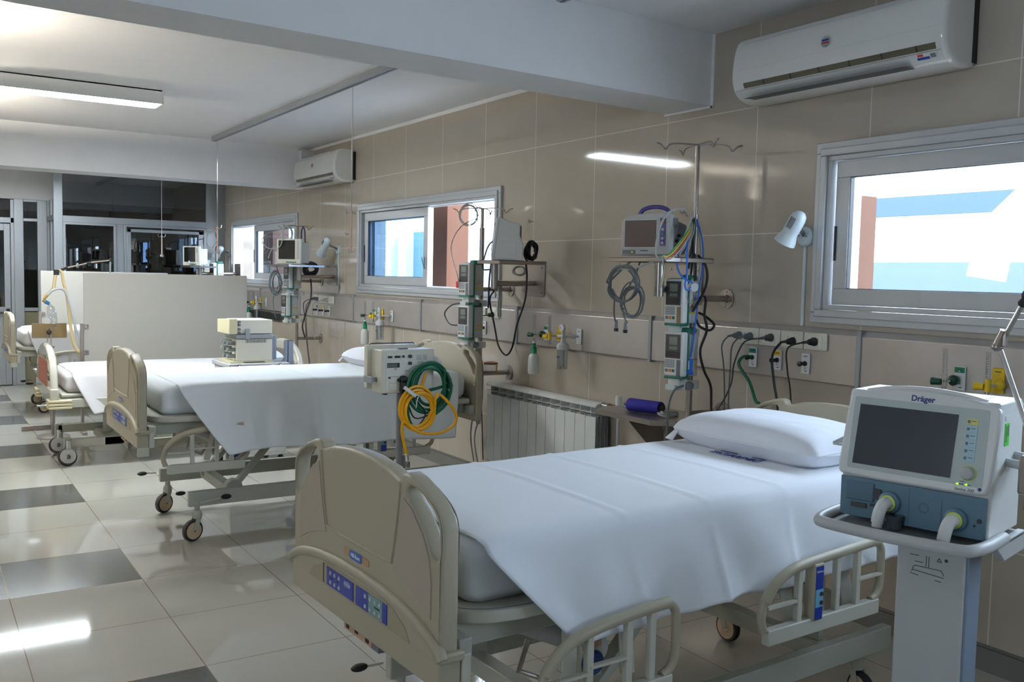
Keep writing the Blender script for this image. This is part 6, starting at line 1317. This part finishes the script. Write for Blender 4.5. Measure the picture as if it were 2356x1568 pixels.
# second pole
coilobj('tubing_coil', (-0.27, 5.80, 1.985), (0.82, -0.57, 0), ZA, 0.062, 0.070, 4, 0.0035, lcable, 'ring of thin pale tubing hanging in front of the bright middle window', extra=[(-0.33, 5.80, 1.90), (-0.42, 5.78, 1.75), (-0.43, 5.66, 1.55), (-0.43, 5.64, 1.48)], jit=0.008)
coilobj('cable_coil', (-0.30, 5.22, 1.80), (1, 0, 0), ZA, 0.0, 0.0, 1, 0.001, lcable, 'thin lead behind the middle monitor') if False else None
coilobj('cable_coil', (-0.19, 5.10, 1.722), (0.9, 0.43, 0), ZA, 0.062, 0.058, 7, 0.0065, BK, 'thick black cable coil beside the middle monitor', jit=0.012)
coilobj('cable_coil', (-0.33, 5.26, 1.40), (0.5, 0.87, 0), ZA, 0.045, 0.105, 6, 0.0042, lcable, 'pale grey cable coil hanging below the middle shelf', jit=0.01)
coilobj('cable_coil', (-0.24, 5.16, 1.595), (1, 0.2, 0), ZA, 0.045, 0.022, 4, 0.0028, lcable, 'small thin cable loops just under the middle shelf', jit=0.008)
cord('power_cable', [(-0.22, 5.12, 1.64), (-0.21, 5.12, 1.55), (-0.18, 5.18, 1.40), (-0.15, 5.32, 1.22), (-0.12, 5.42, 1.06), (-0.12, 5.50, 1.0), (-0.12, 5.60, 1.06), (-0.12, 5.66, 1.20), (-0.20, 5.60, 1.38), (-0.26, 5.45, 1.45)], 0.0065, BK, 'black cable hanging in a deep loop over the steel panel', 'cable')
cord('power_cable', [(-0.30, 5.25, 1.80), (-0.31, 5.42, 1.78), (-0.30, 5.52, 1.68), (-0.32, 5.50, 1.60), (-0.34, 5.35, 1.60)], 0.005, BK, 'black cable arching from the middle monitor to the second pole', 'cable')
cord('stethoscope_tube', [(-0.33, 5.38, 1.64), (-0.33, 5.40, 1.52), (-0.32, 5.42, 1.40), (-0.31, 5.44, 1.335)], 0.006, navy, 'navy tube with round silver chest piece beside the second pole', 'stethoscope')
tag(obj('chest_piece', MB().cyl((-0.33, 5.44, 1.315), (-0.32, 5.435, 1.315), 0.024, n=22), chrome), 'round silver chest piece hanging beside the second pole', 'stethoscope')
cord('pump_cord', [(-0.38, 5.68, 1.36), (-0.42, 5.76, 1.34), (-0.44, 5.82, 1.28), (-0.42, 5.78, 1.21), (-0.38, 5.74, 1.20)], 0.005, BK, 'black cord looping left between the two pumps on the second pole', 'cable')
for i, dx in enumerate((0.0, 0.03)): cord('pump_cord', [(-0.34+dx, 5.60, 1.06), (-0.285+dx, 5.60, 0.95), (-0.28+dx, 5.59, 0.80), (-0.34+dx*2, 5.56, 0.60), (-0.37+dx, 5.54, 0.42), (-0.34+dx, 5.52, 0.2)], 0.005, lcable, ('pale cord', 'second pale cord')[i]+' falling from the second pole toward the floor', 'cable')
tag(obj('red_clip', MB().box(-0.425, -0.42, 5.66, 5.69, 1.465, 1.51), red), 'red clip on the face of the upper pump on the second pole', 'clip')
# third pole
coilobj('tubing_coil', (-0.42, 9.20, 1.93), (0.82, -0.57, 0), ZA, 0.055, 0.085, 6, 0.0045, lcable, 'pale tubing ring hanging at the top of the third pole', extra=[(-0.52, 9.2, 1.85), (-0.62, 9.10, 1.75), (-0.66, 9.05, 1.68)], jit=0.007)
cord('monitor_lead', [(-0.45, 9.3, 1.98), (-0.60, 9.28, 1.93), (-0.66, 9.25, 1.85), (-0.62, 9.15, 1.78), (-0.56, 9.0, 1.80), (-0.54, 8.95, 1.95)], 0.0045, lcable, 'pale lead arching in front of the third monitor', 'cable')
coilobj('cable_coil', (-0.55, 9.15, 1.43), (0.82, -0.57, 0), ZA, 0.05, 0.105, 6, 0.0045, greycable, 'grey cable bundle hanging under the third shelf', pre=[(-0.55, 9.15, 1.62)], extra=[(-0.55, 9.22, 1.30), (-0.55, 9.2, 1.16), (-0.55, 9.14, 1.08)], jit=0.014)
cord('power_cable', [(-0.24, 9.15, 1.62), (-0.20, 9.12, 1.50), (-0.20, 9.1, 1.30), (-0.24, 9.12, 1.15), (-0.27, 9.15, 1.0), (-0.24, 9.15, 0.88)], 0.008, BK, 'black cable curving down beside the third pole', 'cable')
coilobj('cable_coil', (-0.24, 9.0, 1.58), (1, 0.2, 0), ZA, 0.075, 0.055, 6, 0.012, BK, 'thick black cable bundle behind the third shelf', jit=0.016)
coilobj('tubing_coil', (-0.33, 12.40, 1.95), (0.82, -0.57, 0), ZA, 0.07, 0.12, 4, 0.006, lcable, 'pale tubing rings on the farthest pole above the screen', jit=0.02)
cord('monitor_lead', [(-0.45, 12.3, 1.95), (-0.55, 12.2, 1.92), (-0.57, 12.15, 1.80), (-0.55, 12.15, 1.70)], 0.006, navy, 'dark blue lead in front of the farthest monitor', 'cable')
tag(obj('round_sensor', MB().cyl((-0.66, 12.2, 1.64), (-0.65, 12.2, 1.64), 0.025, n=20), white), 'round white chest piece in front of the farthest monitor', 'sensor')
tag(obj('black_rail', MB().box(-0.045, 0, 10.3, 11.9, 0.985, 1.06), black), 'long black strip below the steel panel beyond the third pole', 'rail')
